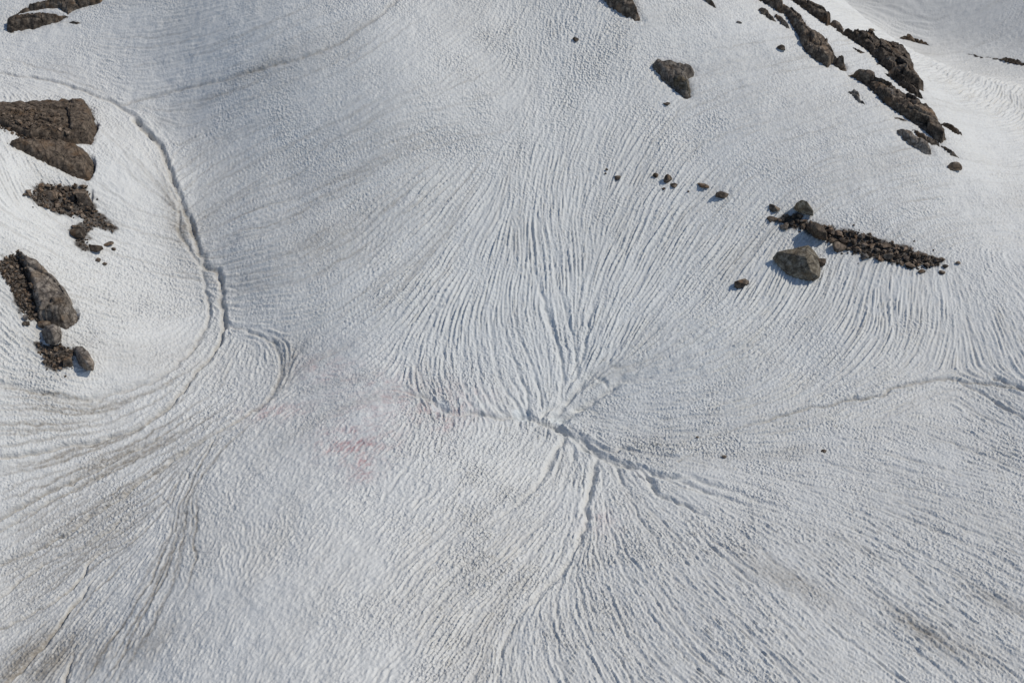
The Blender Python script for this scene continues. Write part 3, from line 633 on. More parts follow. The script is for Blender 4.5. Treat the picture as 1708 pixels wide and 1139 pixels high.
def grid_mesh(name, XF, YF, ZF):
    ny, nx = XF.shape
    me = bpy.data.meshes.new(name)
    co = np.stack([XF, YF, ZF], -1).reshape(-1, 3).astype(np.float32)
    idx = np.arange(nx * ny, dtype=np.int32).reshape(ny, nx)
    q = np.stack([idx[:-1, :-1], idx[:-1, 1:], idx[1:, 1:], idx[1:, :-1]], -1).reshape(-1, 4)
    me.vertices.add(len(co)); me.vertices.foreach_set('co', co.ravel())
    me.loops.add(q.size); me.loops.foreach_set('vertex_index', q.ravel())
    me.polygons.add(len(q)); me.polygons.foreach_set('loop_start', np.arange(0, q.size, 4, dtype=np.int32))
    me.polygons.foreach_set('use_smooth', np.ones(len(q), bool))
    me.update(calc_edges=True)
    return me
me = grid_mesh('snowfield', XF, YF, ZF)
cols = np.zeros((NYF, NXF, 4), np.float32); cols[..., 3] = 1
cols[..., 0] = 0.08
cols[nE:nE + NY, nE:nE + NX, 0] = np.clip(DIRT, 0, 1)
cols[nE:nE + NY, nE:nE + NX, 1] = np.clip(ALGAE, 0, 1)
cols[nE:nE + NY, nE:nE + NX, 2] = np.clip(BLUE_TINT, 0, 1)
cups = np.full((NYF, NXF), .4, np.float32)
cups[nE:nE + NY, nE:nE + NX] = np.clip(RELIEF * np.clip(1.25 - .75 * ELONG, .3, 1.1) * calm, 0, 1.3) * (.26 + .5 * np.clip(.45 + .9 * fbm(X / 3.4, Y / 3.4, 3, 211), 0, 1))
me.attributes.new('cups', 'FLOAT', 'POINT').data.foreach_set('value', cups.reshape(-1))
grt = np.zeros((NYF, NXF), np.float32); grt[nE:nE + NY, nE:nE + NX] = GRIT
me.attributes.new('grit', 'FLOAT', 'POINT').data.foreach_set('value', grt.reshape(-1))
at_ = me.attributes.new('deposit', 'FLOAT_COLOR', 'POINT')
at_.data.foreach_set('color', cols.reshape(-1))
snow_o = bpy.data.objects.new('snowfield', me)
col.objects.link(snow_o)
snow_o['kind'] = 'structure'
snow_o['label'] = 'rippled old snow of the basin with sun cups and meltwater rills'

# ------------------------------------------------------------------ materials
def new_mat(name):
    m = bpy.data.materials.new(name); m.use_nodes = True
    return m, m.node_tree.nodes, m.node_tree.links, m.node_tree.nodes['Principled BSDF']
def mixc(nodes, links, fac, a, b):
    n = nodes.new('ShaderNodeMix'); n.data_type = 'RGBA'
    for sock, val in ((n.inputs[0], fac), (n.inputs[6], a), (n.inputs[7], b)):
        if hasattr(val, 'is_linked'): links.new(val, sock)
        else: sock.default_value = val
    return n.outputs[2]
m_snow, nd, lk, bs = new_mat('old_snow')
geo = nd.new('ShaderNodeNewGeometry')
a_ = nd.new('ShaderNodeAttribute'); a_.attribute_name = 'deposit'
sep = nd.new('ShaderNodeSeparateColor'); lk.new(a_.outputs['Color'], sep.inputs[0])
ns = nd.new('ShaderNodeTexNoise'); ns.inputs['Scale'].default_value = 2.4; ns.inputs['Detail'].default_value = 6; ns.inputs['Roughness'].default_value = .7
lk.new(geo.outputs['Position'], ns.inputs['Vector'])
rm = nd.new('ShaderNodeMapRange'); rm.inputs[1].default_value = .3; rm.inputs[2].default_value = .7; rm.inputs[3].default_value = .35; rm.inputs[4].default_value = 1.5
lk.new(ns.outputs['Fac'], rm.inputs[0])
mul = nd.new('ShaderNodeMath'); mul.operation = 'MULTIPLY'; mul.use_clamp = True
lk.new(sep.outputs[0], mul.inputs[0]); lk.new(rm.outputs[0], mul.inputs[1])
c = mixc(nd, lk, mul.outputs[0], (.69, .68, .642, 1), (.33, .30, .255, 1))
mul2 = nd.new('ShaderNodeMath'); mul2.operation = 'MULTIPLY'; mul2.use_clamp = True
lk.new(sep.outputs[1], mul2.inputs[0]); lk.new(rm.outputs[0], mul2.inputs[1])
c = mixc(nd, lk, mul2.outputs[0], c, (.50, .27, .26, 1))
mul3 = nd.new('ShaderNodeMath'); mul3.operation = 'MULTIPLY'; mul3.inputs[1].default_value = .3
lk.new(sep.outputs[2], mul3.inputs[0])
c = mixc(nd, lk, mul3.outputs[0], c, (.62, .71, .76, 1))
ga = nd.new('ShaderNodeAttribute'); ga.attribute_name = 'grit'
c = mixc(nd, lk, ga.outputs['Fac'], c, (.062, .048, .037, 1))
lk.new(c, bs.inputs['Base Color'])
bs.inputs['Roughness'].default_value = .62
bs.inputs['Specular IOR Level'].default_value = .25
cu = nd.new('ShaderNodeAttribute'); cu.attribute_name = 'cups'
wn_ = nd.new('ShaderNodeTexNoise'); wn_.inputs['Scale'].default_value = 1.7; wn_.inputs['Detail'].default_value = 2
lk.new(geo.outputs['Position'], wn_.inputs['Vector'])
wa = nd.new('ShaderNodeVectorMath'); wa.operation = 'MULTIPLY_ADD'; wa.inputs[1].default_value = (.35, .35, .35)
lk.new(wn_.outputs['Color'], wa.inputs[0]); lk.new(geo.outputs['Position'], wa.inputs[2])
vo = nd.new('ShaderNodeTexVoronoi'); vo.inputs['Scale'].default_value = 3.5; vo.inputs['Randomness'].default_value = .9
lk.new(wa.outputs[0], vo.inputs['Vector'])
bc = nd.new('ShaderNodeBump'); bc.inputs['Distance'].default_value = .30
lk.new(cu.outputs['Fac'], bc.inputs['Strength']); lk.new(vo.outputs['Distance'], bc.inputs['Height'])
nb = nd.new('ShaderNodeTexNoise'); nb.inputs['Scale'].default_value = 9; nb.inputs['Detail'].default_value = 5; nb.inputs['Roughness'].default_value = .65
lk.new(geo.outputs['Position'], nb.inputs['Vector'])
bp = nd.new('ShaderNodeBump'); bp.inputs['Strength'].default_value = .6; bp.inputs['Distance'].default_value = .05
lk.new(nb.outputs['Fac'], bp.inputs['Height']); lk.new(bc.outputs[0], bp.inputs['Normal']); lk.new(bp.outputs[0], bs.inputs['Normal'])
me.materials.append(m_snow)

def rock_mat(name, dark, mid, light, rust, scale=1.0, vein=0.0):
    m, nd, lk, bs = new_mat(name)
    geo = nd.new('ShaderNodeNewGeometry'); oi = nd.new('ShaderNodeObjectInfo')
    tc = nd.new('ShaderNodeTexCoord')
    add = nd.new('ShaderNodeVectorMath'); add.operation = 'ADD'
    sc = nd.new('ShaderNodeVectorMath'); sc.operation = 'SCALE'; sc.inputs[3].default_value = 37.0
    comb = nd.new('ShaderNodeCombineXYZ')
    for k in range(3): lk.new(oi.outputs['Random'], comb.inputs[k])
    lk.new(comb.outputs[0], sc.inputs[0]); lk.new(geo.outputs['Position'], add.inputs[0]); lk.new(sc.outputs[0], add.inputs[1])
    n1 = nd.new('ShaderNodeTexNoise'); n1.inputs['Scale'].default_value = 1.9 * scale; n1.inputs['Detail'].default_value = 8; n1.inputs['Roughness'].default_value = .62
    lk.new(add.outputs[0], n1.inputs['Vector'])
    r1 = nd.new('ShaderNodeValToRGB')
    e = r1.color_ramp.elements
    e[0].position = .36; e[0].color = (*dark, 1); e[1].position = .66; e[1].color = (*light, 1)
    q = e.new(.5); q.color = (*mid, 1)
    lk.new(n1.outputs['Fac'], r1.inputs[0])
    n2 = nd.new('ShaderNodeTexNoise'); n2.inputs['Scale'].default_value = .55 * scale; n2.inputs['Detail'].default_value = 5
    lk.new(add.outputs[0], n2.inputs['Vector'])
    r2 = nd.new('ShaderNodeMapRange'); r2.inputs[1].default_value = .52; r2.inputs[2].default_value = .72; r2.inputs[4].default_value = .75
    lk.new(n2.outputs['Fac'], r2.inputs[0])
    c = mixc(nd, lk, r2.outputs[0], r1.outputs[0], (*rust, 1))
    # joints: thin dark cracks
    vs = nd.new('ShaderNodeVectorMath'); vs.operation = 'MULTIPLY_ADD'; vs.inputs[1].default_value = (.9, .9, .9)
    lk.new(n2.outputs['Color'], vs.inputs[0]); lk.new(add.outputs[0], vs.inputs[2])
    vc = nd.new('ShaderNodeTexVoronoi'); vc.feature = 'DISTANCE_TO_EDGE'; vc.inputs['Scale'].default_value = .75 * scale
    lk.new(vs.outputs[0], vc.inputs['Vector'])
    rc = nd.new('ShaderNodeMapRange'); rc.inputs[1].default_value = .0; rc.inputs[2].default_value = .045; rc.inputs[3].default_value = .8; rc.inputs[4].default_value = 0
    lk.new(vc.outputs['Distance'], rc.inputs[0])
    c = mixc(nd, lk, rc.outputs[0], c, (.022, .018, .015, 1))
    # dark lichen
    n3 = nd.new('ShaderNodeTexNoise'); n3.inputs['Scale'].default_value = 3.5 * scale; n3.inputs['Detail'].default_value = 6; n3.inputs['Roughness'].default_value = .75
    lk.new(add.outputs[0], n3.inputs['Vector'])
    r3 = nd.new('ShaderNodeMapRange'); r3.inputs[1].default_value = .52; r3.inputs[2].default_value = .60; r3.inputs[4].default_value = .5
    lk.new(n3.outputs['Fac'], r3.inputs[0])
    c = mixc(nd, lk, r3.outputs[0], c, (.018, .017, .016, 1))
    # each stone a little lighter or darker
    hsv = nd.new('ShaderNodeHueSaturation'); mr = nd.new('ShaderNodeMapRange'); mr.inputs[3].default_value = .65; mr.inputs[4].default_value = 1.45
    lk.new(oi.outputs['Random'], mr.inputs[0]); lk.new(mr.outputs[0], hsv.inputs['Value']); lk.new(c, hsv.inputs['Color'])
    lk.new(hsv.outputs[0], bs.inputs['Base Color'])
    bs.inputs['Roughness'].default_value = .85; bs.inputs['Specular IOR Level'].default_value = .2
    n4 = nd.new('ShaderNodeTexNoise'); n4.inputs['Scale'].default_value = 3.0 * scale; n4.inputs['Detail'].default_value = 9; n4.inputs['Roughness'].default_value = .7
    lk.new(add.outputs[0], n4.inputs['Vector'])
    bp = nd.new('ShaderNodeBump'); bp.inputs['Strength'].default_value = .6; bp.inputs['Distance'].default_value = .13
    lk.new(n4.outputs['Fac'], bp.inputs['Height']); lk.new(bp.outputs[0], bs.inputs['Normal'])
    return m
M_DARK = rock_mat('dark_rib_rock', (.034, .027, .021), (.100, .077, .057), (.23, .185, .14), (.18, .11, .06))
M_BROWN = rock_mat('brown_slab_rock', (.064, .048, .035), (.150, .113, .082), (.25, .195, .145), (.19, .115, .062))
M_GREY = rock_mat('grey_slab_rock', (.080, .066, .054), (.18, .152, .126), (.32, .275, .225), (.20, .14, .088))
M_OLIVE = rock_mat('olive_boulder_rock', (.070, .057, .040), (.155, .13, .094), (.30, .265, .21), (.18, .13, .075))
M_STONE = rock_mat('rubble_stone', (.068, .050, .036), (.165, .121, .086), (.30, .235, .175), (.22, .125, .065), 1.4)
M_GRAVEL = rock_mat('rubble_gravel', (.036, .028, .021), (.085, .064, .047), (.18, .14, .105), (.13, .075, .04), 1.6)

# ------------------------------------------------------------------ rock builders
def tag(o, label, cat, group=None):
    o['label'] = label; o['category'] = cat
    if group: o['group'] = group
    return o

ROCKZ = []; RINGS = []
def top_z(x, y):
    z = float(snow_z(x, y)[0])
    for (lo_, res_, zz, mm) in ROCKZ:
        i = int((x - lo_[0]) / res_ + .5); j = int((y - lo_[1]) / res_ + .5)
        if 0 <= j < zz.shape[0] and 0 <= i < zz.shape[1] and mm[j, i]: z = max(z, zz[j, i])
    return z
def outcrop(name, label, pts, H, mat, seed, edge=0.45, block=1.3, rough=0.35, tilt=0.0, group=None, cat='rock outcrop', parent=None):
    """bedrock breaking through the snow: outline on the ground, fractured blocky top, closed below the surface"""
    pts = np.asarray(pts, float)
    ar = 0.5 * np.sum(pts[:, 0] * np.roll(pts[:, 1], -1) - np.roll(pts[:, 0], -1) * pts[:, 1])
    e = np.roll(pts, -1, 0) - np.roll(pts, 1, 0)
    nrm = np.stack([e[:, 1], -e[:, 0]], -1) / (np.linalg.norm(e, axis=1)[:, None] + 1e-9) * (1 if ar > 0 else -1)
    lift = 0.5 * H * np.clip(-nrm[:, 1], 0, 1)
    w = at(pts, lift)[:, :2]
    cx, cy = w.mean(0)
    lo = w.min(0) - 0.5; hi = w.max(0) + 0.5
    size = hi - lo
    res = float(np.clip(max(size) / 90, 0.09, 0.2))
    gx_, gy_ = np.meshgrid(np.arange(lo[0], hi[0] + res, res), np.arange(lo[1], hi[1] + res, res))
    wx = gx_ + 0.30 * fbm(gx_ / 0.9, gy_ / 0.9, 3, seed) * min(1, H * 1.2)
    wy = gy_ + 0.30 * fbm(gx_ / 0.9, gy_ / 0.9, 3, seed + 9) * min(1, H * 1.2)
    sd = sdist(w, wx, wy)
    r = np.random.default_rng(seed)
    # fractured blocks
    cov = np.cov((w - w.mean(0)).T); ev, evec = np.linalg.eigh(cov)
    ax = evec[:, 1]; ax = ax if ax[0] > 0 else -ax
    p1 = (gx_ - cx) * ax[0] + (gy_ - cy) * ax[1]; p2 = -(gx_ - cx) * ax[1] + (gy_ - cy) * ax[0]
    nseed = int(np.clip(size[0] * size[1] / (block * block * 1.6), 5, 220))
    sx = r.uniform(p1.min(), p1.max(), nseed); sy = r.uniform(p2.min(), p2.max(), nseed)
    jit = 0.25 * fbm(gx_ / 0.7, gy_ / 0.7, 2, seed + 3)
    best = np.full(gx_.shape, 1e9); second = np.full(gx_.shape, 1e9); ids = np.zeros(gx_.shape, int)
    for k in range(nseed):
        q = np.hypot((p1 - sx[k]) * 0.62, p2 - sy[k]) + jit
        m = q < best
        second = np.where(m, best, np.minimum(second, q)); ids = np.where(m, k, ids); best = np.where(m, q, best)
    off = r.normal(0, 1, nseed); t1_ = r.normal(0, 1, nseed); t2_ = r.normal(0, 1, nseed)
    blk = off[ids] * 0.5 + t1_[ids] * (p1 - sx[ids]) * 0.45 / block + t2_[ids] * (p2 - sy[ids]) * 0.6 / block
    blk = np.clip(blk, -1.6, 1.8)
    blk -= 0.7 * np.exp(-((second - best) / 0.07) ** 2)
    edge *= .55; block_ = block
    prof = 1 - np.exp(-np.clip(sd, 0, None) / edge)
    top = H * prof * (1 + rough * blk) + 0.26 * fbm(gx_ / 0.6, gy_ / 0.6, 3, seed + 5, .6) * prof
    top = np.minimum(top, 1.25 * H + 0.15 * fbm(gx_ / 1.1, gy_ / 1.1, 2, seed + 8))
    if tilt: top += tilt * prof * ((p2) / (np.abs(p2).max() + 1e-6))
    top = np.where(sd > 0, top, sd * 1.6)
    zb = macro(gx_, gy_)
    z = zb + top - 0.05
    cell = (sd > -0.42)
    ROCKZ.append((lo, res, z, sd > 0)); RINGS.append((w, H))
    cm = cell[:-1, :-1] & cell[:-1, 1:] & cell[1:, 1:] & cell[1:, :-1]
    used = np.zeros(cell.shape, bool)
    used[:-1, :-1] |= cm; used[:-1, 1:] |= cm; used[1:, 1:] |= cm; used[1:, :-1] |= cm
    vid = -np.ones(cell.shape, int); nu = int(used.sum()); vid[used] = np.arange(nu)
    base = np.array([cx, cy, float(macro(np.array([cx]), np.array([cy]))[0])])
    tp = np.stack([gx_[used], gy_[used], z[used]], -1) - base
    bt = np.stack([gx_[used], gy_[used], zb[used] - 1.1], -1) - base
    jj, ii = np.where(cm)
    a = vid[jj, ii]; b = vid[jj, ii + 1]; c = vid[jj + 1, ii + 1]; d_ = vid[jj + 1, ii]
    faces = [tuple(f) for f in np.stack([a, b, c, d_], -1)] + [tuple(f) for f in np.stack([d_, c, b, a], -1) + nu]
    for (dj, di, s0, s1) in ((-1, 0, (0, 0), (0, 1)), (1, 0, (1, 1), (1, 0)), (0, -1, (1, 0), (0, 0)), (0, 1, (0, 1), (1, 1))):
        jn = jj + dj; in_ = ii + di
        ok = (jn >= 0) & (jn < cm.shape[0]) & (in_ >= 0) & (in_ < cm.shape[1])
        nb_ = np.zeros(len(jj), bool); nb_[ok] = cm[jn[ok], in_[ok]]
        for q in np.where(~nb_)[0]:
            v0 = vid[jj[q] + s0[0], ii[q] + s0[1]]; v1 = vid[jj[q] + s1[0], ii[q] + s1[1]]
            faces.append((v1, v0, v0 + nu, v1 + nu))
    mesh = bpy.data.meshes.new(name)
    mesh.from_pydata(np.vstack([tp, bt]).tolist(), [], [tuple(int(k) for k in f) for f in faces])
    mesh.materials.append(mat)
    mesh.update()
    o = bpy.data.objects.new(name, mesh); col.objects.link(o)
    o.location = base
    if parent:
        o.parent = parent; o.location = base - np.array(parent.location)
        if label: o['label'] = label
        return o
    return tag(o, label, cat, group)

import bmesh
def chisel_mesh(name, seed, sub=3, cuts=11, mat=None, noise=0.05, boxy=0.0):
    """boulder: a ball cut by flat planes with worn edges, about unit size"""
    r = np.random.default_rng(seed)
    bm = bmesh.new()
    bmesh.ops.create_icosphere(bm, subdivisions=sub, radius=1.0)
    v = np.array([p.co[:] for p in bm.verts])
    nrm = r.normal(0, 1, (cuts, 3)); nrm /= np.linalg.norm(nrm, axis=1)[:, None]
    if boxy:
        q = np.array([[1, .15, .1], [-1, .1, .05], [.1, 1, .2], [0, -1, .15], [.1, .05, 1], [0, .1, -1]], float) + r.normal(0, .16, (6, 3))
        q /= np.linalg.norm(q, axis=1)[:, None]
        nrm = np.vstack([q, nrm[:max(2, cuts - 6)]])
    lim = r.uniform(.40, .78, len(nrm))
    for n_, l_ in zip(nrm, lim):
        dd = v @ n_ - l_
        v = np.where(dd[:, None] > 0, v - dd[:, None] * n_ * 0.97, v)
    nz = fbm(v[:, 0] * 2.1 + seed, v[:, 1] * 2.1 + v[:, 2] * 1.7, 3, seed)
    v *= (1 + noise * nz)[:, None]
    lo, hi = v.min(0), v.max(0)
    v = (v - (lo + hi) / 2) / (hi - lo) * 2
    for p, c_ in zip(bm.verts, v): p.co = c_
    me_ = bpy.data.meshes.new(name); bm.to_mesh(me_); bm.free()
    if mat: me_.materials.append(mat)
    return me_
def hull_mesh(name, seed, mat, n=13):
    """angular stone of a few facets"""
    r = np.random.default_rng(seed)
    p = r.normal(0, 1, (n, 3)); p /= np.linalg.norm(p, axis=1)[:, None]; p *= r.uniform(.7, 1, (n, 1)); p = np.clip(p, -.72, .72) * r.uniform(.8, 1.25, 3)
    bm = bmesh.new()
    for q in p: bm.verts.new(q)
    res = bmesh.ops.convex_hull(bm, input=bm.verts)
    loose = [v for v in bm.verts if not v.link_faces]
    bmesh.ops.delete(bm, geom=loose, context='VERTS')
    me_ = bpy.data.meshes.new(name); bm.to_mesh(me_); bm.free()
    me_.materials.append(mat)
    return me_

def boulder(name, label, px, py, w_px, h_px, mat, seed, depth=1.0, rot=0.0, tiltx=0.0, sink=0.3, sub=3, cuts=11, group=None, boxy=0.0, cat='boulder', noise=.05):
    """boulder of a surveyed width and apparent height standing in the snow; (px, py) is its middle in the photo"""
    p0 = at([(px, py + h_px * .3)])[0]
    m = mpp(p0)
    hx = w_px * m / 2
    hz = h_px * m / 2 * 1.0
    hy = hx * depth
    me_ = chisel_mesh(name, seed, sub, cuts, mat, noise, boxy)
    o = bpy.data.objects.new(name, me_); col.objects.link(o)
    o.scale = (hx, hy, hz)
    o.rotation_euler = (R(tiltx), 0, R(rot))
    z = float(snow_z(p0[0], p0[1])[0])
    o.location = (p0[0], p0[1], z + hz * (1 - 2 * sink))
    return tag(o, label, cat, group)

def hull_boulder(name, label, pts, mat, seed, cat='boulder', group=None, rough=.06, levels=3):
    """boulder from surveyed corners: photo x, photo y, height above the snow (m)"""
    P_ = np.asarray(pts, float)
    low = P_[P_[:, 2] <= 0.01]
    base = at([(low[:, 0].mean(), low[:, 1].mean())])[0]
    w = []
    dd = rays(P_[:, 0], P_[:, 1])
    for q, z_ in zip(dd, P_[:, 2]):
        t_ = (base[2] + z_ - CAM[2]) / q[2]
        w.append((q[0] * t_ - base[0], q[1] * t_ - base[1], z_))
    w = np.array(w)
    bm = bmesh.new()
    for q in w: bm.verts.new(q)
    bmesh.ops.convex_hull(bm, input=bm.verts)
    bmesh.ops.delete(bm, geom=[v for v in bm.verts if not v.link_faces], context='VERTS')
    bmesh.ops.bevel(bm, geom=list(bm.edges), offset=.045, segments=1, profile=.6, affect='EDGES', clamp_overlap=True)
    bmesh.ops.triangulate(bm, faces=list(bm.faces))
    for _ in range(levels):
        lim_ = .22
        long = [e for e in bm.edges if e.calc_length() > lim_]
        if not long: break
        bmesh.ops.subdivide_edges(bm, edges=long, cuts=1)
        bmesh.ops.triangulate(bm, faces=list(bm.faces))
    bm.normal_update()
    v = np.array([q.co[:] for q in bm.verts]); n_ = np.array([q.normal[:] for q in bm.verts])
    nz = fbm(v[:, 0] * 1.1 + seed, v[:, 1] * 1.1 + v[:, 2] * .9, 4, seed) + .6 * fbm(v[:, 0] * 3.1 + v[:, 2], v[:, 1] * 3.1 - v[:, 2] * 2, 2, seed + 7)
    v = v + n_ * (rough * nz)[:, None]
    for q, c_ in zip(bm.verts, v): q.co = c_
    bmesh.ops.recalc_face_normals(bm, faces=list(bm.faces))
    me_ = bpy.data.meshes.new(name); bm.to_mesh(me_); bm.free(); me_.materials.append(mat)
    o = bpy.data.objects.new(name, me_); col.objects.link(o)
    o.location = base
    return tag(o, label, cat, group)

# ------------------------------------------------------------------ outcrops and slabs
slab1 = outcrop('flat_rock', 'long dark brown slab with a square right end above a wedge-shaped slab',
        [(-14, 181), (12, 177), (50, 174), (86, 170), (139, 168), (149, 177), (155, 200), (154, 222), (150, 239), (116, 236), (95, 234), (45, 230), (18, 216), (-14, 204)], 1.15, M_BROWN, 21, .32, 2.2, .22, tilt=.25, cat='rock')
outcrop('end_block', None, [(116, 176), (138, 170), (147, 178), (153, 200), (153, 220), (149, 236), (120, 232), (112, 205)], 1.5, M_BROWN, 138, .3, 2.6, .2, parent=slab1, tilt=.2)
outcrop('flat_rock', 'smooth brown wedge-shaped slab pointing left below the square-ended slab',
        [(11, 238), (16, 235), (44, 233), (86, 233), (118, 239), (136, 247), (149, 262), (150, 279), (148, 296), (133, 295), (118, 291), (84, 273), (49, 257), (26, 246)], .95, M_BROWN, 22, .40, 3.2, .16, tilt=.15, cat='rock')
slab3 = outcrop('flat_rock', 'big grey weathered slab with an undercut lower end beside a band of brown rubble',
        [(30, 421), (48, 430), (67, 441), (85, 457), (113, 489), (121, 509), (122, 527), (109, 545), (65, 534), (60, 513), (52, 481), (42, 448), (26, 428)], 1.5, M_GREY, 23, .38, 3.4, .14, tilt=.1, cat='rock')
outcrop('end_block', None, [(84, 504), (112, 494), (119, 510), (120, 524), (108, 540), (80, 536)], 1.85, M_GREY, 139, .3, 2.4, .15, parent=slab3)
outcrop('rock_outcrop', 'dark block with a long thin arm above the ochre ledge in the upper snow',
        [(25, 23), (45, 9), (75, 1), (110, -10), (172, -12), (168, 3), (140, 11), (112, 22), (98, 13), (78, 13), (50, 17)], .9, M_DARK, 24, .4, 1.5, .4)
outcrop('rock_outcrop', 'dark ledge with an ochre flank just below the block with a thin arm',
        [(12, 40), (16, 31), (28, 26), (60, 23), (86, 20), (110, 23), (106, 30), (86, 37), (64, 44), (38, 50), (13, 53)], .95, M_DARK, 25, .4, 1.4, .4)
outcrop('rock_outcrop', 'tiny flat dark rock flake beside the ochre-flanked ledge', [(114, 37), (122, 34), (130, 36), (135, 39), (127, 42), (119, 39)], .35, M_DARK, 26, .3, .8, .3)
outcrop('rock_outcrop', 'two-pronged dark rock fin pointing down the slope at the top of the snow dome',
        [(1004, -8), (1022, 12), (1034, 20), (1046, 28), (1054, 30), (1061, 34), (1069, 33), (1062, 15), (1056, 0), (1054, -12)], 1.0, M_DARK, 27, .35, 1.4, .4)
outcrop('rock_outcrop', 'small grey-brown sliver of rock up-slope from the heart-shaped slab', [(1170, -4), (1178, 3), (1186, 10), (1195, 13), (1190, 5), (1182, -4)], .5, M_DARK, 28, .3, .8, .3)
heart = outcrop('flat_rock', 'lone heart-shaped grey-brown slab in the open snow',
        [(1092, 106), (1098, 99), (1121, 101), (1148, 105), (1158, 115), (1157, 124), (1146, 131), (1151, 143), (1151, 160), (1143, 162), (1127, 147), (1106, 132), (1091, 117)], .9, M_GREY, 29, .4, 2.4, .18, cat='rock')
outcrop('lower_point', None, [(1110, 130), (1128, 127), (1143, 130), (1149, 144), (1149, 159), (1142, 160), (1128, 146)], 1.15, M_OLIVE, 137, .35, 1.2, .3, parent=heart)
RIB = 'rock outcrops of the rib above the side valley'
head = outcrop('rock_outcrop', 'long craggy dark outcrop at the head of the rib with a knob at its foot',
        [(1255, -8), (1290, 12), (1312, 26), (1326, 46), (1333, 62), (1345, 84), (1359, 98), (1379, 110), (1390, 104), (1408, 116), (1409, 106), (1394, 97), (1383, 77), (1371, 62), (1349, 52), (1338, 29), (1316, 13), (1280, -8)], 1.0, M_DARK, 31, .3, .9, .42, group=RIB)
outcrop('knob', None, [(1392, 100), (1400, 96), (1408, 104), (1410, 117), (1402, 114), (1394, 108)], 1.29, M_DARK, 131, .3, .8, .4, parent=head)
outcrop('middle_block', None, [(1346, 62), (1360, 60), (1374, 66), (1380, 80), (1366, 88), (1350, 82)], 1.29, M_BROWN, 132, .3, .9, .4, parent=head)
outcrop('rock_outcrop', 'narrow broken row of dark rock along the snow side of the craggy rib head', [(1265, 14), (1278, 17), (1292, 29), (1296, 35), (1284, 32), (1273, 24)], .5, M_DARK, 32, .3, .8, .5, group=RIB)
outcrop('rock_outcrop', 'thin jagged splinter of rock between the broken row and the craggy rib head', [(1291, 23), (1302, 27), (1316, 41), (1317, 48), (1304, 40)], .5, M_DARK, 33, .3, .8, .5, group=RIB)
outcrop('rock_outcrop', 'dark crest of rock on the skyline edge at the top of the rib', [(1312, -6), (1350, 20), (1368, 34), (1380, 43), (1386, 33), (1376, 20), (1352, 6), (1330, -6)], .9, M_DARK, 34, .3, .9, .42, group=RIB)
outcrop('rock_outcrop', 'short dark rock step joining the two crests on the edge of the rib', [(1384, 40), (1394, 47), (1405, 56), (1407, 47), (1398, 38), (1388, 33)], .8, M_DARK, 35, .35, 1.1, .4, group=RIB)
crag = outcrop('rock_outcrop', 'largest black crag of the rib with a pale band across its lower face',
        [(1404, 55), (1425, 68), (1446, 82), (1469, 106), (1495, 125), (1513, 136), (1530, 147), (1540, 149), (1539, 141), (1525, 125), (1519, 101), (1508, 88), (1492, 78), (1467, 69), (1457, 60), (1424, 55)], 1.15, M_DARK, 36, .3, .9, .42, group=RIB)
outcrop('pale_band', 'pale grey band of smooth rock', [(1464, 98), (1484, 99), (1512, 100), (1514, 110), (1484, 112), (1468, 106)], 1.43, M_GREY, 133, .3, 1.6, .2, parent=crag)
outcrop('lower_block', None, [(1486, 113), (1512, 112), (1530, 128), (1536, 140), (1518, 137), (1496, 124)], 1.36, M_BROWN, 134, .3, .8, .45, parent=crag)
outcrop('rock_outcrop', 'slim pointed ledge hugging the foot of the largest black crag', [(1477, 120), (1500, 129), (1516, 141), (1530, 150), (1541, 165), (1521, 156), (1498, 138)], .8, M_DARK, 37, .35, 1.2, .4, group=RIB)
outcrop('rock_outcrop', 'thin flat strip of rock above the middle of the largest black crag', [(1422, 79), (1433, 83), (1444, 88), (1434, 88)], .35, M_DARK, 38, .25, .8, .3, group=RIB)
bcrag = outcrop('rock_outcrop', 'long brown crag of the rib with small ledges at its foot',
        [(1416, 119), (1446, 123), (1481, 141), (1510, 161), (1545, 176), (1559, 193), (1568, 216), (1577, 232), (1568, 236), (1553, 224), (1527, 204), (1507, 192), (1490, 181), (1466, 162), (1452, 146), (1429, 131)], 1.0, M_DARK, 39, .3, .9, .42, group=RIB)
outcrop('upper_dome', 'smooth grey-brown dome of rock', [(1468, 150), (1486, 148), (1500, 158), (1504, 172), (1488, 174), (1472, 162)], 1.29, M_GREY, 135, .4, 1.8, .18, parent=bcrag)
outcrop('lower_face', None, [(1508, 172), (1535, 175), (1553, 188), (1563, 212), (1556, 218), (1530, 202), (1510, 188)], 1.22, M_BROWN, 136, .3, .9, .4, parent=bcrag)
outcrop('flat_rock', 'smooth dark oval slab at the foot of the long brown crag', [(1494, 217), (1510, 215), (1533, 228), (1550, 240), (1553, 255), (1539, 253), (1510, 234)], .75, M_GREY, 40, .35, 2.2, .2, group=RIB, cat='rock')
outcrop('rock_outcrop', 'low ragged ledge between the oval slab and the long brown crag', [(1524, 214), (1538, 221), (1565, 235), (1568, 243), (1547, 237), (1532, 227)], .55, M_DARK, 41, .3, 1.0, .45, group=RIB)
outcrop('rock_outcrop', 'thin dark ledge trailing down from the tip of the rib towards a loose boulder', [(1571, 243), (1582, 247), (1592, 254), (1601, 263), (1586, 258)], .55, M_DARK, 42, .3, 1.0, .4, group=RIB)
outcrop('rock_outcrop', 'slanting dark rock on the valley side of the long brown crag', [(1570, 203), (1588, 208), (1600, 218), (1606, 226), (1594, 222), (1582, 213)], .65, M_DARK, 43, .3, 1.0, .4, group=RIB)
outcrop('rock_outcrop', 'small grey leaf-shaped rock beside the upper end of the brown crag', [(1412, 152), (1420, 151), (1426, 148), (1434, 157), (1436, 166), (1444, 173), (1432, 170), (1424, 160)], .45, M_GREY, 44, .3, 1.2, .3, group=RIB)
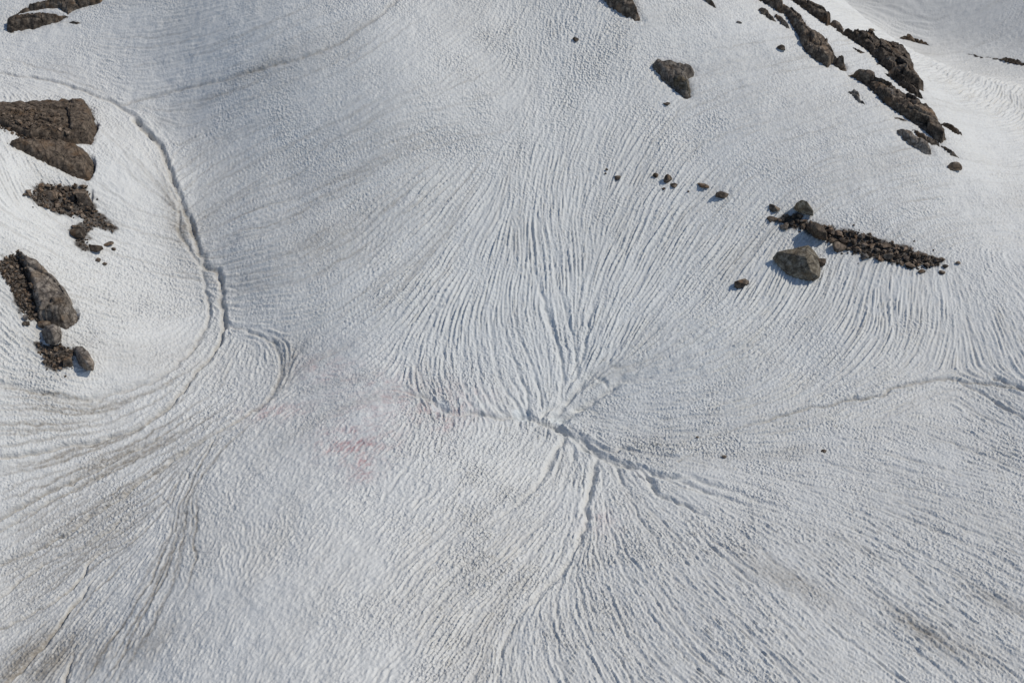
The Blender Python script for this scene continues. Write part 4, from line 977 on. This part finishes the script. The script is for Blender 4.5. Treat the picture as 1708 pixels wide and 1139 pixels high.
outcrop('rock_outcrop', 'small brown ledge jutting onto the snow from the middle of the brown crag', [(1487, 192), (1500, 194), (1515, 200), (1508, 201), (1496, 197)], .4, M_BROWN, 45, .25, .8, .3, group=RIB)
VAL = 'rocks on the far lip of the side valley'
outcrop('rock_outcrop', 'dark brown lens of rock on the snow lip across the side valley', [(1502, 63), (1512, 60), (1524, 61), (1539, 67), (1551, 76), (1538, 73), (1522, 69)], .8, M_DARK, 46, .35, .8, .55, group=VAL)
outcrop('rock_outcrop', 'tiny dark speck of rock on the valley lip nearer the black crag', [(1449, 48), (1455, 47), (1461, 51), (1454, 51)], .4, M_DARK, 47, .3, .8, .3, group=VAL)
outcrop('rock_outcrop', 'short thin dark rock strip on the valley lip before a longer strip', [(1615, 90), (1626, 90), (1641, 95), (1630, 95)], .5, M_DARK, 48, .3, 1.2, .3, group=VAL)
outcrop('rock_outcrop', 'long low dark rock band running along the lip of the side valley', [(1645, 95), (1655, 93), (1672, 96), (1690, 99), (1708, 103), (1740, 108), (1740, 114), (1708, 109), (1684, 104), (1665, 99)], .8, M_DARK, 49, .35, .8, .55, group=VAL)

# ------------------------------------------------------------------ single boulders
hull_boulder('boulder', 'large olive-brown boulder with a pale top corner below the stone strip',
             [(1300, 446, -.5), (1334, 468, -.5), (1356, 470, -.5), (1368, 462, -.5), (1372, 440, -.5), (1318, 432, -.5), (1288, 430, 0.94), (1296, 420, 1.58), (1313, 420, 1.66), (1348, 409, 2.09), (1361, 421, 1.87), (1344, 428, 2.16), (1366, 440, 1.08), (1366, 462, .5), (1352, 452, 1.15), (1304, 444, 0), (1311, 457, 0), (1355, 469, 0)], M_OLIVE, 61)
boulder('boulder', 'small brown wedge of rock leaning on the large olive-brown boulder', 1370, 436, 20, 17, M_BROWN, 62, .8, 30, 0, .3)
hull_boulder('boulder', 'dark wedge boulder standing above the upper end of the stone strip',
             [(1322, 349, 0), (1340, 358, 0), (1357, 361, 0), (1352, 344, -.3), (1330, 342, -.3), (1328, 338, 1.3), (1337, 333, 1.9), (1346, 336, 1.9), (1356, 352, .7)], M_OLIVE, 63)
boulder('boulder', 'small dark stone up-slope of the first stone of the strip', 1291, 346, 19, 12, M_DARK, 64, .7, -20, 0, .3)
boulder('boulder', 'low olive stone heading the stone strip', 1288, 363, 18, 10, M_BROWN, 65, .7, 0, 0, .3)
boulder('boulder', 'low grey stone just below the upper end of the stone strip', 1309, 378, 17, 9, M_GREY, 66, .7, 10, 0, .3)
hull_boulder('boulder', 'reddish brown boulder embedded in the upper part of the stone strip',
             [(1344, 384, 0), (1360, 398, 0), (1379, 402, 0), (1380, 388, -.3), (1352, 378, -.3), (1347, 376, 1.2), (1358, 369, 1.7), (1367, 373, 1.7), (1379, 389, 1.0), (1364, 384, 1.5)], M_BROWN, 67)
boulder('boulder', 'brown block on the lower edge of the stone strip beside the reddish boulder', 1400, 409, 23, 17, M_BROWN, 68, .8, 15, 0, .25)
boulder('boulder', 'brown block in the middle of the stone strip', 1481, 426, 18, 14, M_BROWN, 69, .8, 0, 0, .2)
boulder('boulder', 'pale grey stone at the lower edge of the stone strip', 1442, 427, 14, 11, M_GREY, 70, .8, 0, 0, .2)
boulder('boulder', 'brown stone shaped like a wedge alone on the ripples below the stone strip', 1237, 471, 27, 15, M_DARK, 71, .6, 18, 0, .25)
boulder('boulder', 'dark brown stone ending the scattered row that leads to the stone strip', 1204, 323, 22, 15, M_DARK, 72, .7, 10, 0, .25)
boulder('boulder', 'tan boulder with a dark base lying below the tip of the rib', 1592, 277, 24, 15, M_BROWN, 73, .7, -25, 0, .25)
boulder('boulder', 'small dark pointed stone beside the craggy rib head', 1303, 80, 15, 9, M_DARK, 74, .7, -20, 0, .25)
boulder('boulder', 'pale thin flake of stone up-slope of the heart-shaped slab', 1233, 37, 10, 5, M_GREY, 75, .6, -25, 0, .3)
boulder('boulder', 'dark stone alone on the upper snow dome', 960, 65, 12, 9, M_DARK, 76, .8, 0, 0, .25)
boulder('boulder', 'thin dark flake of stone below the point of the heart-shaped slab', 1112, 173, 12, 4, M_DARK, 77, .6, -10, 0, .3)
ROW = 'scattered stones in a loose row on the slope'
for (px, py, w_, h_, lab, sd_) in [
        (1012, 283, 5, 4, 'tiny dark stone starting the scattered row, one of a pair', 81), (1010, 289, 4, 4, 'tiny dark stone starting the scattered row, one of a pair', 82),
        (1030, 295, 14, 9, 'dark flattish stone next after the tiny pair in the scattered row', 83), (1093, 292, 10, 9, 'small brown stone beside the upright stone of the scattered row', 84),
        (1114, 297, 15, 17, 'upright dark stone, tallest of the scattered row', 85), (1125, 308, 14, 6, 'flat flake lying just below the upright stone', 86),
        (1107, 314, 8, 4, 'thin dark chip below the small brown stone of the scattered row', 87), (1148, 319, 5, 4, 'dark chip between the flat flake and the thin slanting ledge', 88),
        (1173, 309, 22, 7, 'thin slanting ledge of stone before the end stone of the scattered row', 89)]:
    boulder('stone', lab, px, py, w_, h_, M_DARK, sd_, .7, -20 if w_ > 18 else 10, 0, .25, 2, 9, ROW, cat='stone')
for (px, py, w_, h_, lab, sd_) in [(1163, 727, 5, 5, 'speck-like dark stone by the dirty crossing line', 91), (1208, 760, 9, 5, 'small dark brown stone in the dirty band beside the rill head', 92), (1374, 751, 11, 4, 'flat dark brown stone at the end of the dirty band', 93)]:
    boulder('stone', lab, px, py, w_, h_, M_DARK, sd_, .7, 0, 0, .2, 2, 9, cat='stone')
# left bank
boulder('boulder', 'dark block at the right end of the stone heap below the two slabs', 143, 327, 26, 34, M_BROWN, 101, .8, 10, 0, .3, 3, 9, boxy=1)
boulder('boulder', 'long brown stone lying at the foot of the stone heap', 158, 412, 32, 14, M_BROWN, 102, .6, 6, 0, .3, 3)
boulder('boulder', 'flat dark stone in the tail of the stone heap', 130, 388, 26, 16, M_DARK, 103, .7, -15, 0, .3, 3)
boulder('boulder', 'reddish stone at the upper left of the stone heap', 88, 326, 20, 18, M_BROWN, 104, .8, 20, 0, .25, 3)
hull_boulder('boulder', 'round grey-brown boulder under the undercut end of the big grey slab',
             [(68, 562, 0), (76, 573, 0), (92, 577, 0), (102, 570, 0), (103, 556, -.3), (80, 548, -.3), (69, 551, .8), (76, 543, 1.4), (90, 540, 1.6), (101, 546, 1.3), (103, 558, .8), (86, 553, 1.6), (90, 566, .9)], M_GREY, 105, rough=.03)
boulder('boulder', 'ochre stone wedged under the big grey slab', 75, 541, 20, 13, M_BROWN, 106, .7, 20, 0, .15, 3, boxy=1)
hull_boulder('boulder', 'smooth oval brown boulder at the low right end of the rubble',
             [(124, 596, 0), (131, 609, 0), (145, 618, 0), (156, 619, 0), (158, 606, -.3), (140, 585, -.3), (122, 583, .9), (127, 577, 1.2), (137, 577, 1.5), (147, 586, 1.5), (155, 600, 1.0), (132, 590, 1.5), (146, 606, 1.1)], M_GREY, 107, rough=.03)
boulder('boulder', 'square brown block beside the smooth oval boulder', 115, 601, 17, 20, M_BROWN, 108, .8, 8, 0, .2, 3, boxy=1)
boulder('stone', 'lone flat stone on the snow left of the round boulder', 43, 539, 14, 8, M_DARK, 109, .7, -10, 0, .2, 2, cat='stone')
boulder('stone', 'pale stone at the lower tip of the rubble band', 45, 529, 11, 10, M_GREY, 110, .8, 0, 0, .2, 2, cat='stone')
boulder('stone', 'small brown stone alone on the snow below the rubble of the oval boulder', 75, 604, 8, 6, M_BROWN, 111, .8, 0, 0, .2, 2, cat='stone')
for (px, py, w_, h_, lab, sd_) in [(164, 433, 10, 7, 'brown stone alone below the long stone of the heap', 112), (175, 439, 10, 5, 'flat stone lowest of those strewn below the heap', 113), (190, 415, 8, 6, 'dark stone at the tip of the long brown stone', 114), (182, 406, 17, 5, 'thin dark flake above the long brown stone', 115), (41, 325, 8, 5, 'dark chip up-slope of the reddish stone of the heap', 116)]:
    boulder('stone', lab, px, py, w_, h_, M_BROWN, sd_, .7, 0, 0, .2, 2, 9, cat='stone')
for (px, py, w_, h_, lab, sd_) in [(1597, 438, 10, 6, 'last brown stone beyond the tip of the stone strip', 121), (1577, 444, 10, 7, 'brown stone just below the tip of the stone strip', 122), (1571, 454, 12, 5, 'flat dark stone off the lower edge of the strip near its tip', 123), (1537, 452, 14, 6, 'flat grey-brown stone off the lower edge of the strip', 124)]:
    boulder('stone', lab, px, py, w_, h_, M_BROWN, sd_, .7, 0, 0, .2, 2, 9, cat='stone')

# ------------------------------------------------------------------ rubble, stone by stone
templates = [hull_mesh('stone', 500 + k, M_STONE, 8 + k % 5) for k in range(28)]
GRAVEL = []
def rubble(poly, n_big, n_small, lo, hi, label, group, seed, marks=(), lift=0.0, pile=0.0):
    """stones scattered in an outline: big ones are things of their own, the finest go to the gravel"""
    r = np.random.default_rng(seed)
    poly = np.asarray(poly, float)
    def pick(n):
        out = []
        b0, b1 = poly.min(0), poly.max(0)
        while len(out) < n:
            q = r.uniform(b0, b1, (200, 2))
            ok = inside(poly, q[:, 0], q[:, 1])
            out += [tuple(p) for p in q[ok]]
        return np.array(out[:n])
    # spread the big ones by rejection
    cand = pick(n_big * 14); keep = []
    size = np.sort(r.uniform(0, 1, n_big) ** 2.2 * (hi - lo) + lo)[::-1]
    ci_ = 0
    for s in size:
        for tries in range(60):
            q = cand[ci_ % len(cand)]; ci_ += 1
            if all(np.hypot(*(q - k[0])) > 0.40 * (s + k[1]) for k in keep): break
        keep.append((q, s))
    pos = at(np.array([k[0] for k in keep]), lift)
    for (q, s), p in zip(keep, pos):
        m = mpp(p) * s / 2
        o = bpy.data.objects.new('stone', templates[r.integers(len(templates))])
        col.objects.link(o)
        sx, sy, sz = m * r.uniform(.85, 1.2), m * r.uniform(.75, 1.1), m * r.uniform(.55, .85)
        o.scale = (sx, sy, sz)
        o.rotation_euler = (r.uniform(-.35, .35), r.uniform(-.35, .35), r.uniform(0, 6.28))
        z = top_z(p[0], p[1])
        o.location = (p[0], p[1], z + sz * 0.35 + pile * r.uniform(0, 1))
        word = 'larger ' if s > lo + .45 * (hi - lo) else 'small '
        near_ = min(marks, key=lambda mk: np.hypot(q[0] - mk[0], q[1] - mk[1]))[2]
        tag(o, word + label + ', ' + near_, 'stone', group)
    if n_small:
        sp = pick(n_small)
        sp = sp + r.normal(0, 1, sp.shape) * np.where(r.uniform(0, 1, (len(sp), 1)) < .10, 8.0, 1.2)
        pp = at(sp, lift)
        for p in pp:
            GRAVEL.append((p, mpp(p) * r.uniform(3.0, 6.5) / 2, r.uniform(0, 6.28, 3), int(r.integers(len(templates)))))

rubble(RUBBLE[0], 46, 260, 7, 17,
       'angular stone in the rubble on the square-ended slab', 'rubble on the square-ended slab', 1, lift=1.15,
       marks=[(0, 195, 'at its narrow end'), (60, 205, 'midway along it'), (110, 215, 'against the end block')])
rubble(RUBBLE[1], 62, 420, 7, 18,
       'brown stone of the heap below the wedge-shaped slab', 'stone heap below the wedge-shaped slab', 2, lift=.1, pile=.2,
       marks=[(60, 325, 'at its thin end'), (90, 328, 'by the reddish stone'), (118, 335, 'at its centre'), (145, 330, 'by the dark block')])
rubble(RUBBLE[2], 34, 110, 6, 15,
       'brown stone in the tail of the heap', 'tail of the stone heap', 3,
       marks=[(155, 358, 'next to the heap'), (185, 382, 'out towards the gully'), (130, 388, 'by the flat dark stone'), (145, 412, 'by the long brown stone')])
rubble(RUBBLE[3], 58, 700, 6, 14,
       'brown stone in the band along the big grey slab', 'rubble band along the big grey slab', 4, lift=.12, pile=.15,
       marks=[(18, 432, 'at its upper end'), (30, 475, 'midway down'), (48, 522, 'at its lower tip')])
rubble(RUBBLE[4], 34, 240, 6, 15,
       'brown stone in the rubble above the oval boulder', 'rubble between the round and oval boulders', 5, lift=.05, pile=.15,
       marks=[(85, 577, 'under the round boulder'), (112, 600, 'by the square block'), (75, 595, 'on its snowy side')])
rubble(RUBBLE[5], 130, 1000, 8, 18,
       'dark brown stone in the long stone strip', 'stones of the long stone strip', 6, lift=.08, pile=.25,
       marks=[(1305, 365, 'at its head'), (1362, 387, 'by the reddish boulder'), (1402, 408, 'by the lower brown block'), (1440, 410, 'by the pale grey stone'), (1481, 426, 'by the middle brown block'), (1555, 438, 'near its tip')])

gv, gf = [], []
tv = []
for t_ in templates[:10]:
    tv.append((np.array([v.co[:] for v in t_.vertices]), [tuple(p.vertices) for p in t_.polygons]))
for (p, s, rot, k) in GRAVEL:
    V_, F_ = tv[k % 10]
    M3 = np.array(Matrix.Rotation(rot[2], 3, 'Z') @ Matrix.Rotation(rot[0] * .12, 3, 'X'))
    q = (V_ * np.array([s, s * .85, s * .65])) @ M3.T
    z = top_z(p[0], p[1])
    b0 = len(gv)
    gv += (q + np.array([p[0], p[1], z + s * .2])).tolist()
    gf += [tuple(b0 + i for i in f) for f in F_]
gm = bpy.data.meshes.new('gravel'); gm.from_pydata(gv, [], gf); gm.materials.append(M_GRAVEL); gm.update()
go = bpy.data.objects.new('gravel', gm); col.objects.link(go)
go['kind'] = 'stuff'; go['label'] = 'fine dark brown gravel between the rubble stones'; go['category'] = 'gravel'

# ------------------------------------------------------------------ snow melts back and greys around the warm rock
dep_ = cols.copy()
for (w, H) in RINGS:
    lo_ = w.min(0) - 1.6; hi_ = w.max(0) + 1.6
    m = (XF > lo_[0]) & (XF < hi_[0]) & (YF > lo_[1]) & (YF < hi_[1])
    if not m.any(): continue
    x_, y_ = XF[m], YF[m]
    sd = sdist(w, x_, y_) + .25 * fbm(x_ / .8, y_ / .8, 2, 261)
    ring = np.where(sd > 0, 1.0, np.exp(-(sd / .38) ** 2))
    ZF[m] -= .16 * min(1, H) * ring
    silt = np.exp(-np.clip(-sd, 0, None) / .45) * np.clip(.3 + .9 * fbm(x_ / .45, y_ / .45, 2, 271), 0, 1)
    q = dep_[..., 0]; q[m] = np.maximum(q[m], .55 * silt)
me.vertices.foreach_set('co', np.stack([XF, YF, ZF], -1).reshape(-1).astype(np.float32))
at_.data.foreach_set('color', dep_.reshape(-1))
me.update()
